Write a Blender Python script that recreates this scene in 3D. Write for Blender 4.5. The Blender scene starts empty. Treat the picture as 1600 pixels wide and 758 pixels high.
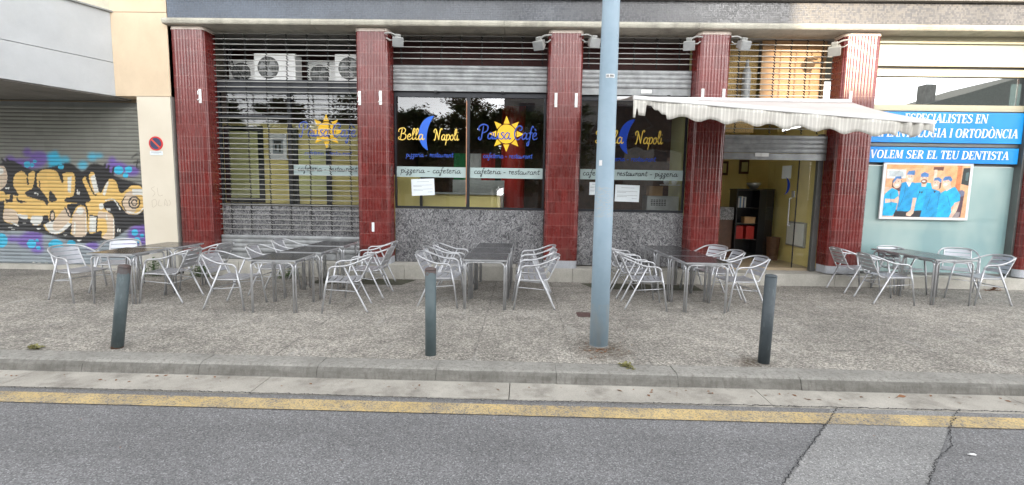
import bpy, math, random
import numpy as np
from mathutils import Vector, Matrix
R = math.radians
rng = random.Random(7)
scene = bpy.context.scene

# ------------------------------------------------------------------ camera
cam_d = bpy.data.cameras.new('camera')
cam = bpy.data.objects.new('camera', cam_d)
scene.collection.objects.link(cam)
scene.camera = cam
cam_d.sensor_width = 36.0
cam_d.lens = 770.0 / 1600.0 * 36.0
cam_d.clip_start = 0.05
cam_d.clip_end = 1500
def cam_matrix(yaw, pitch, roll):
    cy, sy, cp, sp = math.cos(yaw), math.sin(yaw), math.cos(pitch), math.sin(pitch)
    f = Vector((sy*cp, cy*cp, -sp)); r = Vector((cy, -sy, 0)); u = r.cross(f)
    c, s = math.cos(roll), math.sin(roll)
    r2 = c*r + s*u; u2 = -s*r + c*u
    m = Matrix((r2, u2, -f)).transposed().to_4x4()
    m.translation = Vector((0, 0, 1.78))
    return m
cam.matrix_world = cam_matrix(R(-1.27), R(6.12), R(0.97))

# ------------------------------------------------------------------ light
SUN_EL, SUN_AZ = R(14.0), R(15.0)
world = bpy.data.worlds.new('World')
scene.world = world
world.use_nodes = True
wn = world.node_tree
wn.nodes.clear()
wo = wn.nodes.new('ShaderNodeOutputWorld'); wb = wn.nodes.new('ShaderNodeBackground')
sky = wn.nodes.new('ShaderNodeTexSky'); sky.sky_type = 'NISHITA'; sky.sun_disc = False
sky.sun_elevation = SUN_EL; sky.sun_rotation = R(180) - SUN_AZ
sky.air_density = 1.0; sky.dust_density = 1.0; sky.ozone_density = 1.0
hs = wn.nodes.new('ShaderNodeHueSaturation'); hs.inputs['Saturation'].default_value = 0.08
wn.links.new(sky.outputs[0], hs.inputs['Color']); wn.links.new(hs.outputs[0], wb.inputs[0])
wb.inputs[1].default_value = 0.15
wn.links.new(wb.outputs[0], wo.inputs[0])
sd = bpy.data.lights.new('sun', 'SUN'); sun = bpy.data.objects.new('sun', sd)
scene.collection.objects.link(sun)
sd.energy = 1.3; sd.angle = R(0.5); sd.color = (1.0, 0.80, 0.56)
to_sun = Vector((math.sin(SUN_AZ)*math.cos(SUN_EL), -math.cos(SUN_AZ)*math.cos(SUN_EL), math.sin(SUN_EL)))
sun.rotation_euler = to_sun.to_track_quat('Z', 'Y').to_euler()
scene.view_settings.view_transform = 'Standard'
scene.view_settings.look = 'None'
scene.view_settings.exposure = 2.42
scene.view_settings.gamma = 1.0
scene.cycles.use_denoising = True
scene.cycles.max_bounces = 10
scene.cycles.transparent_max_bounces = 16
scene.cycles.sample_clamp_indirect = 6.0

# ------------------------------------------------------------------ node helpers
class NM:
    """small wrapper for procedural materials"""
    def __init__(s, name):
        s.m = bpy.data.materials.new(name); s.m.use_nodes = True
        s.t = s.m.node_tree; s.n = s.t.nodes
        s.b = s.n['Principled BSDF']; s.out = s.n['Material Output']
        s._g = None
    def pos(s):
        if s._g is None: s._g = s.n.new('ShaderNodeNewGeometry')
        return s._g.outputs['Position']
    def obj(s):
        return s.n.new('ShaderNodeTexCoord').outputs['Object']
    def _in(s, sock, v):
        if isinstance(v, bpy.types.NodeSocket): s.t.links.new(v, sock)
        elif isinstance(v, (tuple, list)) and len(v) == 3 and sock.type == 'RGBA': sock.default_value = (*v, 1)
        elif v is not None: sock.default_value = v
    def scale(s, vec, sc, loc=(0, 0, 0), rot=(0, 0, 0)):
        n = s.n.new('ShaderNodeMapping'); s._in(n.inputs[0], vec)
        n.inputs['Scale'].default_value = sc; n.inputs['Location'].default_value = loc; n.inputs['Rotation'].default_value = rot
        return n.outputs[0]
    def noise(s, vec, scale, detail=4, rough=.55, dist=0.0, color=False):
        n = s.n.new('ShaderNodeTexNoise'); s._in(n.inputs['Vector'], vec)
        n.inputs['Scale'].default_value = scale; n.inputs['Detail'].default_value = detail
        n.inputs['Roughness'].default_value = rough; n.inputs['Distortion'].default_value = dist
        return n.outputs[1 if color else 0]
    def vor(s, vec, scale, feature='F1', out='Distance', rand=1.0):
        n = s.n.new('ShaderNodeTexVoronoi'); n.feature = feature; s._in(n.inputs['Vector'], vec)
        n.inputs['Scale'].default_value = scale; n.inputs['Randomness'].default_value = rand
        return n.outputs[out]
    def ramp(s, fac, stops):
        n = s.n.new('ShaderNodeValToRGB'); s._in(n.inputs[0], fac)
        cr = n.color_ramp
        while len(cr.elements) < len(stops): cr.elements.new(0.5)
        for e, (p, c) in zip(cr.elements, stops):
            e.position = p; e.color = (*c, 1) if isinstance(c, tuple) else (c, c, c, 1)
        return n.outputs[0]
    def mix(s, fac, a, b, mode='MIX'):
        n = s.n.new('ShaderNodeMixRGB'); n.blend_type = mode
        s._in(n.inputs[0], fac); s._in(n.inputs[1], a); s._in(n.inputs[2], b)
        return n.outputs[0]
    def math(s, op, a, b=None, c=None, clamp=False):
        n = s.n.new('ShaderNodeMath'); n.operation = op; n.use_clamp = clamp
        s._in(n.inputs[0], a)
        if b is not None: s._in(n.inputs[1], b)
        if c is not None: s._in(n.inputs[2], c)
        return n.outputs[0]
    def sep(s, vec):
        n = s.n.new('ShaderNodeSeparateXYZ'); s._in(n.inputs[0], vec); return n.outputs
    def bump(s, h, strength=.5, dist=.01):
        n = s.n.new('ShaderNodeBump'); s._in(n.inputs['Height'], h)
        n.inputs['Strength'].default_value = strength; n.inputs['Distance'].default_value = dist
        s.t.links.new(n.outputs[0], s.b.inputs['Normal'])
    def set(s, color=None, rough=None, metal=None, spec=None, coat=None, coat_rough=None):
        for k, v in (('Base Color', color), ('Roughness', rough), ('Metallic', metal), ('Specular IOR Level', spec),
                     ('Coat Weight', coat), ('Coat Roughness', coat_rough)):
            if v is not None: s._in(s.b.inputs[k], v)
        return s
    def line(s, coord, c, w):          # 1 inside |coord-c|<w
        return s.math('LESS_THAN', s.math('ABSOLUTE', s.math('SUBTRACT', coord, c)), w)

def simple(name, col, rough=.6, metal=0.0, var=.12, nscale=6, bump=0, bscale=60, world=False, **k):
    m = NM(name); v = m.pos() if world else m.obj()
    f = m.noise(v, nscale, 5)
    lo = tuple(c*(1-var) for c in col); hi = tuple(min(1, c*(1+var)) for c in col)
    m.set(color=m.ramp(f, [(.3, lo), (.7, hi)]), rough=rough, metal=metal, **k)
    if bump: m.bump(m.noise(v, bscale, 3), bump, .004)
    return m.m

M = {}
M['alu'] = NM('brushed_aluminium')
_f = M['alu'].noise(M['alu'].obj(), 9, 4)
M['alu'].set(color=M['alu'].ramp(_f, [(.3, (.46, .47, .49)), (.7, (.60, .61, .63))]), metal=.65, rough=M['alu'].ramp(_f, [(.3, .28), (.7, .42)]))
M['alu'] = M['alu'].m
M['slat'] = simple('aluminium_slats', (.48, .49, .53), .42, .6, .06, 12)
m = NM('dark_table_top'); v = m.obj(); f = m.noise(m.scale(v, (1, 4, 1)), 5, 5)
m.set(color=m.ramp(f, [(.35, (.018, .018, .02)), (.75, (.05, .05, .055))]), rough=m.ramp(m.noise(v, 12, 4), [(.3, .12), (.75, .3)]), spec=.45)
M['tabletop'] = m.m

# exposed aggregate paving
m = NM('exposed_aggregate_paving'); p = m.pos(); x, y, z = m.sep(p)
w_ = m.mix(.012, p, m.noise(p, 30, 2, color=True), 'ADD')
cell = m.vor(w_, 56, out='Color'); d = m.vor(w_, 56, feature='DISTANCE_TO_EDGE')
cr, cg, cb = m.sep(cell)
peb = m.ramp(cr, [(0, (.19, .187, .18)), (.35, (.32, .315, .30)), (.7, (.45, .44, .42)), (1, (.63, .62, .59))])
cem = m.mix(m.math('MULTIPLY', m.math('LESS_THAN', d, .06), .75), peb, (.15, .145, .135))
big = m.ramp(m.noise(p, .55, 6, .65), [(.3, .66), (.7, 1.16)])
col = m.mix(1.0, cem, big, 'MULTIPLY')
med = m.ramp(m.noise(m.scale(p, (1, 1, 1), (3, 1, 0)), 3.2, 6, .7), [(.35, .80), (.62, 1.10)])
col = m.mix(1.0, m.mix(1.0, col, med, 'MULTIPLY'), (1.14, 1.09, 1.02), 'MULTIPLY')
chalk = m.ramp(m.noise(m.scale(p, (2.2, .5, 1), rot=(0, 0, .5)), 2.0, 6, .7), [(.58, 0.), (.70, .6)])
col = m.mix(m.math('MULTIPLY', chalk, .7), col, (.5, .49, .47))
jn = m.math('MULTIPLY', m.math('SUBTRACT', m.noise(p, 2.3, 3), .5), .05)
xj = m.math('ADD', x, jn); yj = m.math('ADD', y, jn)
j = 0
def addl(c, w, a0, a1, along, cc):
    l = m.math('MULTIPLY', m.line(cc, c, w), m.math('MULTIPLY', m.math('GREATER_THAN', along, a0), m.math('LESS_THAN', along, a1)))
    return l
js = [addl(.55, .008, 4.9, 9.5, y, xj), addl(1.36, .008, 4.9, 7.2, y, xj), addl(-.5, .01, 4.9, 9.5, y, xj),
      addl(-2.6, .01, 4.9, 8.2, y, xj), addl(6.85, .008, -12, .55, x, yj), addl(5.6, .006, 1.36, 9, x, yj),
      addl(3.9, .007, 4.9, 9.5, y, xj), addl(7.9, .006, -12, 12, x, yj), addl(-6.1, .008, 4.9, 9.5, y, xj)]
jj = js[0]
for q in js[1:]: jj = m.math('MAXIMUM', jj, q)
col = m.mix(m.math('MULTIPLY', jj, m.ramp(m.noise(p, 4, 2), [(.35, .1), (.65, .6)])), col, (.09, .085, .08))
# dirt round the foot of the lamp pole and the right bollard
def blob(cx, cy, r):
    dx = m.math('SUBTRACT', x, cx); dy = m.math('SUBTRACT', y, cy)
    dd = m.math('SQRT', m.math('ADD', m.math('MULTIPLY', dx, dx), m.math('MULTIPLY', dy, dy)))
    dd = m.math('ADD', dd, m.math('MULTIPLY', m.math('SUBTRACT', m.noise(p, 5, 5, .7), .5), .55*r/.35))
    return m.math('SUBTRACT', 1.0, m.math('DIVIDE', dd, r), clamp=True)
dirt = m.math('MAXIMUM', blob(.92, 5.42, .42), blob(2.45, 5.1, .25), clamp=True)
dirt = m.math('MULTIPLY', dirt, 1.5, clamp=True)
col = m.mix(m.math('MULTIPLY', dirt, m.ramp(m.noise(p, 22, 4, .7), [(.4, .3), (.6, .95)])), col, (.10, .075, .05))
wallw = m.math('MULTIPLY', m.math('SUBTRACT', y, 8.0, clamp=True), .28)
col = m.mix(m.math('MULTIPLY', wallw, m.noise(p, 1.7, 5)), col, (.10, .098, .09))
m.set(color=col, rough=.85)
m.bump(m.math('MINIMUM', d, .25), .9, .02)
M['paving'] = m.m

def concrete(name, lo, hi, stain=(.12, .115, .1), amt=.6, world=True, drips=False, grain=90):
    m = NM(name); p = m.pos()
    c = m.ramp(m.noise(p, 2.2, 7, .65), [(.3, lo), (.7, hi)])
    s = m.ramp(m.noise(m.scale(p, (1.2, 1.2, .6) if not drips else (9, 9, .7)), 2.6, 6, .7), [(.48, 0.), (.72, amt)])
    c = m.mix(s, c, stain)
    g = m.noise(p, grain, 3, .7); k_ = .1 if grain == 40 else 1
    c = m.mix(1.0, c, m.ramp(g, [(.3, 1-.2*k_), (.7, 1+.15*k_)]), 'MULTIPLY')
    m.set(color=c, rough=.88); m.bump(g, .35*k_, .006)
    return m
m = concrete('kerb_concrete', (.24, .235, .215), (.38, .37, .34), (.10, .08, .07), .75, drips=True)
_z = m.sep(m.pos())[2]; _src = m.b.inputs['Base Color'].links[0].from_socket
_g = m.math('MULTIPLY', m.math('LESS_THAN', _z, -.014), m.ramp(m.noise(m.scale(m.pos(), (2.2, 2.2, 6)), 2.5, 6, .7), [(.25, .25), (.6, .75)]))  # front face below the top edge darkened: grime plus painted shade
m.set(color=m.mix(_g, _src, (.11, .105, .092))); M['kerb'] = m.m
M['gutter'] = concrete('gutter_concrete', (.33, .31, .275), (.50, .475, .425), (.17, .155, .135), .8).m
M['cornice'] = concrete('cornice_concrete', (.38, .36, .30), (.56, .54, .46), (.13, .12, .10), .6).m
M['step'] = concrete('step_stone', (.40, .385, .34), (.56, .54, .49), (.27, .25, .22), .45).m
M['base'] = concrete('grey_plinth', (.40, .42, .45), (.52, .54, .58), (.3, .31, .32), .4, drips=True).m
M['oppo'] = concrete('far_facade', (.30, .29, .27), (.40, .385, .36)).m

# asphalt
def asphalt(name, lo, hi):
    m = NM(name); p = m.pos(); x, y, z = m.sep(p)
    g = m.vor(p, 125, out='Color'); gr, gg, gb = m.sep(g)
    c = m.ramp(gr, [(0, tuple(c*.6 for c in lo)), (.4, lo), (.88, hi), (1, tuple(c*1.6 for c in hi))])
    c = m.mix(1.0, c, m.ramp(m.noise(m.scale(p, (.12, 1.6, 1)), 1.5, 4, .6), [(.35, .9), (.65, 1.07)]), 'MULTIPLY')
    c = m.mix(1.0, c, m.ramp(m.noise(p, .8, 6, .65), [(.3, .84), (.7, 1.12)]), 'MULTIPLY')
    sp = m.ramp(m.noise(p, 4.2, 5, .75), [(.66, 0.), (.71, .8)])
    c = m.mix(m.math('MULTIPLY', sp, .55), c, (.045, .045, .05))
    # wear towards the gutter
    e = m.math('MULTIPLY', m.math('SUBTRACT', y, 4.05, clamp=True), 1.3)
    c = m.mix(m.math('MULTIPLY', e, m.noise(p, 6, 5), clamp=True), c, (.30, .29, .27))
    m.set(color=c, rough=.8); m.bump(gr, .55, .006)
    return m.m
M['asphalt'] = asphalt('road_asphalt', (.17, .17, .175), (.235, .236, .242))
M['patch'] = asphalt('asphalt_patch', (.25, .25, .25), (.315, .315, .312))
m = NM('worn_yellow_paint'); p = m.pos(); x, y, z = m.sep(p)
g = m.vor(p, 95, out='Color'); gr, gg, gb = m.sep(g)
c = m.ramp(m.noise(p, 3, 5), [(.3, (.58, .42, .17)), (.7, (.70, .53, .25))])
wear = m.math('ADD', m.ramp(m.noise(p, 2.4, 7, .75), [(.38, .05), (.72, .85)]), m.math('MULTIPLY', m.math('GREATER_THAN', gr, .68), .5), clamp=True)
c = m.mix(wear, c, m.ramp(gg, [(0, (.12, .115, .11)), (1, (.26, .25, .24))]))
m.set(color=c, rough=.75); m.bump(gr, .5, .005); M['yellow'] = m.m
M['crack'] = simple('crack_dark', (.03, .03, .032), .95)
M['soil'] = concrete('soil_strip', (.05, .05, .035), (.11, .11, .075), (.03, .04, .02), .6, grain=30).m

# glazed red ribbed tiles
m = NM('red_glazed_tile'); p = m.pos(); x, y, z = m.sep(p)
row = m.math('FLOOR', m.math('DIVIDE', m.math('SUBTRACT', z, .42), .2275))
rw = m.n.new('ShaderNodeTexWhiteNoise'); rw.noise_dimensions = '2D'
cx = m.n.new('ShaderNodeCombineXYZ'); m._in(cx.inputs[0], m.math('FLOOR', m.math('DIVIDE', x, .12))); m._in(cx.inputs[1], row)
m._in(rw.inputs['Vector'], cx.outputs[0])
base = m.ramp(rw.outputs['Value'], [(0, (.105, .008, .006)), (.5, (.135, .010, .008)), (1, (.165, .014, .011))])
fade = m.math('MULTIPLY', m.math('SUBTRACT', z, 2.1, clamp=True), .55, clamp=True)
base = m.mix(m.math('MULTIPLY', fade, m.ramp(m.noise(p, 3, 5), [(.2, .45), (.8, .85)])), base, (.16, .032, .03))
dust = m.ramp(m.noise(m.scale(p, (14, 14, 1.6)), 2.2, 6, .7), [(.5, 0.), (.72, .45)])
base = m.mix(m.math('MULTIPLY', dust, .3), base, (.36, .20, .19))
gro = m.math('LESS_THAN', m.math('FRACT', m.math('DIVIDE', m.math('SUBTRACT', z, .42), .2275)), .045)
low = m.math('MULTIPLY', m.math('SUBTRACT', .85, z, clamp=True), m.ramp(m.noise(m.scale(p, (6, 6, 2)), 2, 6, .7), [(.4, 0.), (.7, 1.1)]))
base = m.mix(low, base, (.20, .12, .10))
base = m.mix(m.math('MULTIPLY', gro, .5), base, (.32, .15, .13))
m.set(color=base, rough=m.ramp(m.noise(p, 7, 4), [(.3, .2), (.7, .36)]), coat=.35, coat_rough=.15)
M['tile'] = m.m
M['cap'] = simple('pale_pink_cap', (.78, .68, .60), .7, world=True)

# mosaic
m = NM('small_mosaic'); p = m.pos(); x, y, z = m.sep(p)
s = .031
fx = m.math('FRACT', m.math('DIVIDE', x, s)); fz = m.math('FRACT', m.math('DIVIDE', z, s))
g = m.math('MAXIMUM', m.math('LESS_THAN', fx, .16), m.math('LESS_THAN', fz, .16))
cx = m.n.new('ShaderNodeCombineXYZ'); m._in(cx.inputs[0], m.math('FLOOR', m.math('DIVIDE', x, s))); m._in(cx.inputs[1], m.math('FLOOR', m.math('DIVIDE', z, s)))
rw = m.n.new('ShaderNodeTexWhiteNoise'); rw.noise_dimensions = '2D'; m._in(rw.inputs['Vector'], cx.outputs[0])
lf = m.math('MULTIPLY', m.math('ADD', x, 6.8), .09, clamp=True)
ca = m.mix(lf, (.085, .115, .165), (.075, .072, .075)); cb_ = m.mix(lf, (.11, .145, .20), (.17, .165, .16))
c = m.mix(rw.outputs['Value'], ca, cb_)
c = m.mix(m.math('MULTIPLY', g, .8), c, (.06, .058, .058))
c = m.mix(1.0, c, m.ramp(m.noise(p, 1.4, 5), [(.3, .7), (.7, 1.2)]), 'MULTIPLY')
m.set(color=c, rough=m.math('ADD', m.math('MULTIPLY', rw.outputs['Value'], .3), .15)); m.bump(m.math('SUBTRACT', rw.outputs['Value'], m.math('MULTIPLY', g, 1.5)), .5, .006)
M['mosaic'] = m.m

# swirl patterned dark panel
m = NM('swirled_grey_panel'); p = m.pos()
wv = m.mix(1.0, m.scale(p, (1, 1, .8)), m.mix(.22, (0, 0, 0), m.noise(p, 5.5, 2, color=True)), 'ADD')
n1 = m.noise(wv, 8, 1.5, .5, 3.0)
band = m.math('ABSOLUTE', m.math('SUBTRACT', m.math('FRACT', m.math('MULTIPLY', n1, 4.0)), .5))
c = m.ramp(band, [(.10, (.075, .075, .082)), (.22, (.15, .15, .16)), (.42, (.32, .32, .325))])
c = m.mix(1.0, c, m.ramp(m.noise(p, 1.6, 4), [(.3, .7), (.65, 1.1)]), 'MULTIPLY')
m.set(color=c, rough=.38, metal=.1); m.bump(band, .25, .004); M['swirl'] = m.m

M['cream'] = concrete('cream_render', (.62, .49, .345), (.68, .55, .395), (.52, .41, .29), .35, grain=40).m
m = NM('pale_cream_render'); p = m.pos()
c = m.ramp(m.noise(p, 1.5, 5), [(.3, (.66, .60, .49)), (.7, (.72, .66, .55))])
m.set(color=c, rough=.85); M['cream2'] = m.m
M['white_render'] = concrete('white_balcony_render', (.46, .48, .495), (.53, .55, .565), (.5, .51, .5), .4, grain=40).m
M['soffit'] = concrete('grey_soffit', (.20, .19, .175), (.27, .26, .24), (.12, .11, .1), .5).m
M['galv'] = simple('galvanised_steel', (.27, .28, .285), .5, .35, .28, 5, .15, 50, world=True)
M['bar'] = simple('grille_bar', (.30, .30, .285), .5, .3, .15, 4, world=True)
M['link'] = simple('grille_link', (.02, .02, .02), .5, .5, world=True)
M['darkframe'] = simple('dark_window_frame', (.022, .024, .03), .4, .3)
M['black'] = simple('black_lacquer', (.012, .012, .014), .35)
M['maroon'] = simple('dark_maroon_wall', (.06, .022, .02), .8)
M['yellow_wall'] = simple('yellow_wall_paint', (.84, .69, .28), .75, var=.07, nscale=2, world=True)
M['pale_yellow'] = simple('pale_yellow_panel', (.66, .64, .30), .7, var=.06, nscale=2, world=True)
M['beige_floor'] = simple('beige_floor', (.42, .33, .22), .45, var=.12, nscale=3, world=True)
M['white'] = simple('white_paint', (.80, .80, .80), .45, var=.05)
M['white_plastic'] = simple('white_metal_casing', (.78, .79, .78), .4, var=.06)
M['grey'] = simple('grey_fixture', (.30, .31, .31), .5, .2, .15)
M['pale_grey'] = simple('pale_grey_metal', (.36, .365, .35), .45, .3, .12)
M['dark_grey'] = simple('fan_grey', (.10, .105, .10), .6, .2)
M['wood'] = simple('dark_wood', (.10, .045, .025), .5, var=.35, nscale=9)
M['orange'] = simple('warm_orange_panel', (.42, .25, .12), .6, var=.15, nscale=3, world=True)
M['red'] = simple('red_column_paint', (.42, .025, .02), .3, var=.12)
M['red_cloth'] = simple('red_cloth', (.45, .03, .03), .8)
M['green_cloth'] = simple('green_cloth', (.02, .20, .07), .8)
M['white_cloth'] = simple('white_cloth', (.62, .62, .60), .8)
M['blue_vinyl'] = simple('blue_vinyl', (.012, .12, .62), .4, var=.04)
M['navy_vinyl'] = simple('navy_vinyl', (.02, .075, .42), .4, var=.04)
M['dkblue_vinyl'] = simple('deep_blue_vinyl', (.01, .06, .46), .4, var=.04)
M['yellow_vinyl'] = simple('sun_yellow_vinyl', (.88, .52, .015), .4, var=.04)
M['cream_vinyl'] = simple('cream_yellow_vinyl', (.84, .58, .10), .4, var=.04)
M['frost_vinyl'] = simple('frosted_band', (.40, .50, .49), .5, var=.04)
M['ink'] = simple('black_vinyl', (.02, .025, .03), .5, var=.02)
M['paper'] = simple('white_paper', (.74, .80, .83), .7, var=.04)
M['print'] = simple('grey_print', (.30, .33, .35), .7, var=.02)
M['pole'] = NM('blue_grey_pole_paint')
m = M['pole']; p = m.pos(); x, y, z = m.sep(p)
c = m.ramp(m.noise(p, 2.5, 6, .65), [(.3, (.28, .39, .48)), (.7, (.35, .465, .56))])
scr = m.math('MULTIPLY', m.ramp(m.noise(m.scale(p, (4, 4, 14), rot=(0, .5, 0)), 6, 6, .8), [(.5, 0.), (.6, .85)]), m.line(z, 1.66, .17))
c = m.mix(scr, c, (.46, .45, .42))
low = m.math('MULTIPLY', m.math('LESS_THAN', z, .5), m.ramp(m.noise(m.scale(p, (5, 5, 1)), 3, 5), [(.4, 0.), (.7, .7)]))
c = m.mix(low, c, (.40, .44, .45))
spots = m.ramp(m.noise(p, 26, 3, .6), [(.70, 0.), (.74, .7)])
c = m.mix(spots, c, (.42, .34, .26))
m.set(color=c, rough=.5); m.bump(m.noise(p, 30, 3), .1, .003); M['pole'] = m.m
m = NM('bollard_paint'); p = m.obj(); x, y, z = m.sep(p)
c = m.ramp(m.noise(p, 4, 6, .65), [(.3, (.06, .082, .09)), (.7, (.095, .122, .13))])
sc2 = m.ramp(m.noise(m.scale(p, (10, 10, 3)), 3, 6, .75), [(.56, 0.), (.62, .6)])
c = m.mix(m.math('MULTIPLY', sc2, .5), c, (.17, .21, .22))
rust = m.math('MULTIPLY', m.math('GREATER_THAN', m.math('ADD', z, m.math('MULTIPLY', m.noise(p, 9, 6, .7), .34)), .99), m.ramp(m.noise(p, 9, 4), [(.3, .4), (.6, 1.)]))
c = m.mix(m.math('MULTIPLY', rust, .8), c, (.085, .042, .034))
rb = m.math('LESS_THAN', m.math('ADD', z, m.math('MULTIPLY', m.noise(p, 18, 4), .05)), .05)
c = m.mix(rb, c, (.13, .07, .045))
m.set(color=c, rough=.55); M['bollard'] = m.m
m = NM('clean_bollard_paint'); p = m.obj(); x, y, z = m.sep(p)
c = m.ramp(m.noise(p, 4, 6, .65), [(.3, (.045, .058, .068)), (.7, (.07, .088, .1))])
c = m.mix(m.math('MULTIPLY', m.ramp(m.noise(m.scale(p, (10, 10, 3)), 3, 6, .75), [(.56, 0.), (.62, .6)]), .5), c, (.16, .19, .2))
m.set(color=c, rough=.55); M['bollard2'] = m.m
m = NM('rusted_top_bollard_paint'); p = m.obj(); x, y, z = m.sep(p)
c = m.ramp(m.noise(p, 4, 6, .65), [(.3, (.07, .10, .11)), (.7, (.11, .145, .155))])
rust = m.math('GREATER_THAN', m.math('ADD', z, m.math('MULTIPLY', m.noise(p, 11, 6, .7), .24)), 1.0)
c = m.mix(m.math('MULTIPLY', rust, .7), c, (.10, .05, .04))
m.set(color=c, rough=.55); M['bollard3'] = m.m

# striped awning cloth (x stripes)
m = NM('faded_striped_canvas'); p = m.pos(); x, y, z = m.sep(p)
st = m.math('FRACT', m.math('DIVIDE', x, .115))
s1 = m.math('LESS_THAN', st, .22); s2 = m.line(st, .55, .05)
c = m.mix(m.math('MULTIPLY', m.math('MAXIMUM', s1, s2), .9), (.55, .53, .49), (.70, .68, .63))
c = m.mix(m.ramp(m.noise(m.scale(p, (1, 1, 2)), 3.5, 6, .7), [(.5, 0.), (.75, .45)]), c, (.40, .37, .32))
m.set(color=c, rough=.9); M['canvas'] = m.m
m = NM('faded_pink_canvas_top'); p = m.pos()
m.set(color=m.ramp(m.noise(p, 2, 5), [(.3, (.58, .53, .51)), (.7, (.67, .62, .60))]), rough=.9); M['canvas_top'] = m.m

def glass(name, tint=(.75, .8, .8), refl=.12, rough=0.0):
    m = NM(name); t = m.t
    m.n.remove(m.b)
    tr = m.n.new('ShaderNodeBsdfTransparent'); tr.inputs[0].default_value = (*tint, 1)
    gl = m.n.new('ShaderNodeBsdfGlossy'); gl.inputs['Roughness'].default_value = rough; gl.inputs[0].default_value = (.95, .97, 1, 1)
    lw = m.n.new('ShaderNodeLayerWeight'); lw.inputs[0].default_value = .5
    f = m.math('ADD', m.math('MULTIPLY', m.math('POWER', lw.outputs['Facing'], 4.0), .75), refl, clamp=True)
    mx = m.n.new('ShaderNodeMixShader'); t.links.new(f, mx.inputs[0]); t.links.new(tr.outputs[0], mx.inputs[1]); t.links.new(gl.outputs[0], mx.inputs[2])
    t.links.new(mx.outputs[0], m.out.inputs[0])
    return m.m
M['glass'] = glass('shop_window_glass', (.78, .81, .80), .09)
M['door_glass'] = glass('glass_door_pane', (.97, .98, .96), .03)
m = NM('frosted_turquoise_glass'); p = m.pos(); x, y, z = m.sep(p)
c = m.ramp(m.noise(m.scale(p, (1, 1, .6)), .9, 3), [(.35, (.25, .40, .41)), (.65, (.44, .57, .54))])
m.set(color=c, rough=.2, coat=1.0, coat_rough=.02); m.b.inputs['Coat IOR'].default_value = 1.9; M['frosted'] = m.m
M['mirror_glass'] = glass('reflecting_fanlight_glass', (.30, .36, .34), .34)
m = NM('signal_blue_board'); p = m.pos()
m.set(color=m.ramp(m.noise(p, 1.1, 2), [(.35, (.0, .235, .69)), (.7, (.01, .34, .82))]), rough=.25, coat=.4, coat_rough=.05); M['sign_blue'] = m.m
M['sign_white'] = simple('white_sign_letters', (.85, .87, .88), .4, var=.02)
M['cream_frame'] = simple('cream_aluminium_frame', (.42, .39, .28), .35, .2, .06, 2, world=True)
M['fascia'] = simple('pale_fascia_panel', (.38, .43, .37), .3, 0, .05, 2, world=True)
M['post'] = simple('grey_metal_post', (.15, .155, .15), .4, .4, .15, 3, world=True)

def vcol(name, rough=.6, **k):
    m = NM(name); a = m.n.new('ShaderNodeVertexColor'); a.layer_name = 'paint'
    m.set(color=a.outputs[0], rough=rough, **k); return m
M['graffiti'] = vcol('spray_painted_shutter', .5, metal=.0).m
M['photo'] = vcol('printed_photograph', .35).m

m = NM('leaf_green'); p = m.pos()
oi = m.n.new('ShaderNodeObjectInfo')
c = m.ramp(m.noise(p, 1.6, 4), [(.3, (.035, .065, .018)), (.7, (.09, .14, .04))])
m.set(color=c, rough=.6); M['leaf'] = m.m
M['bark'] = simple('bark', (.12, .09, .065), .9)
M['weed'] = simple('weed_leaf', (.055, .11, .03), .6, var=.5, nscale=12)
M['dry_leaf'] = simple('dry_leaf', (.20, .09, .04), .8, var=.5, nscale=20)
M['grass'] = simple('grass_tuft', (.20, .19, .07), .7, var=.4, nscale=20)

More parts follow.
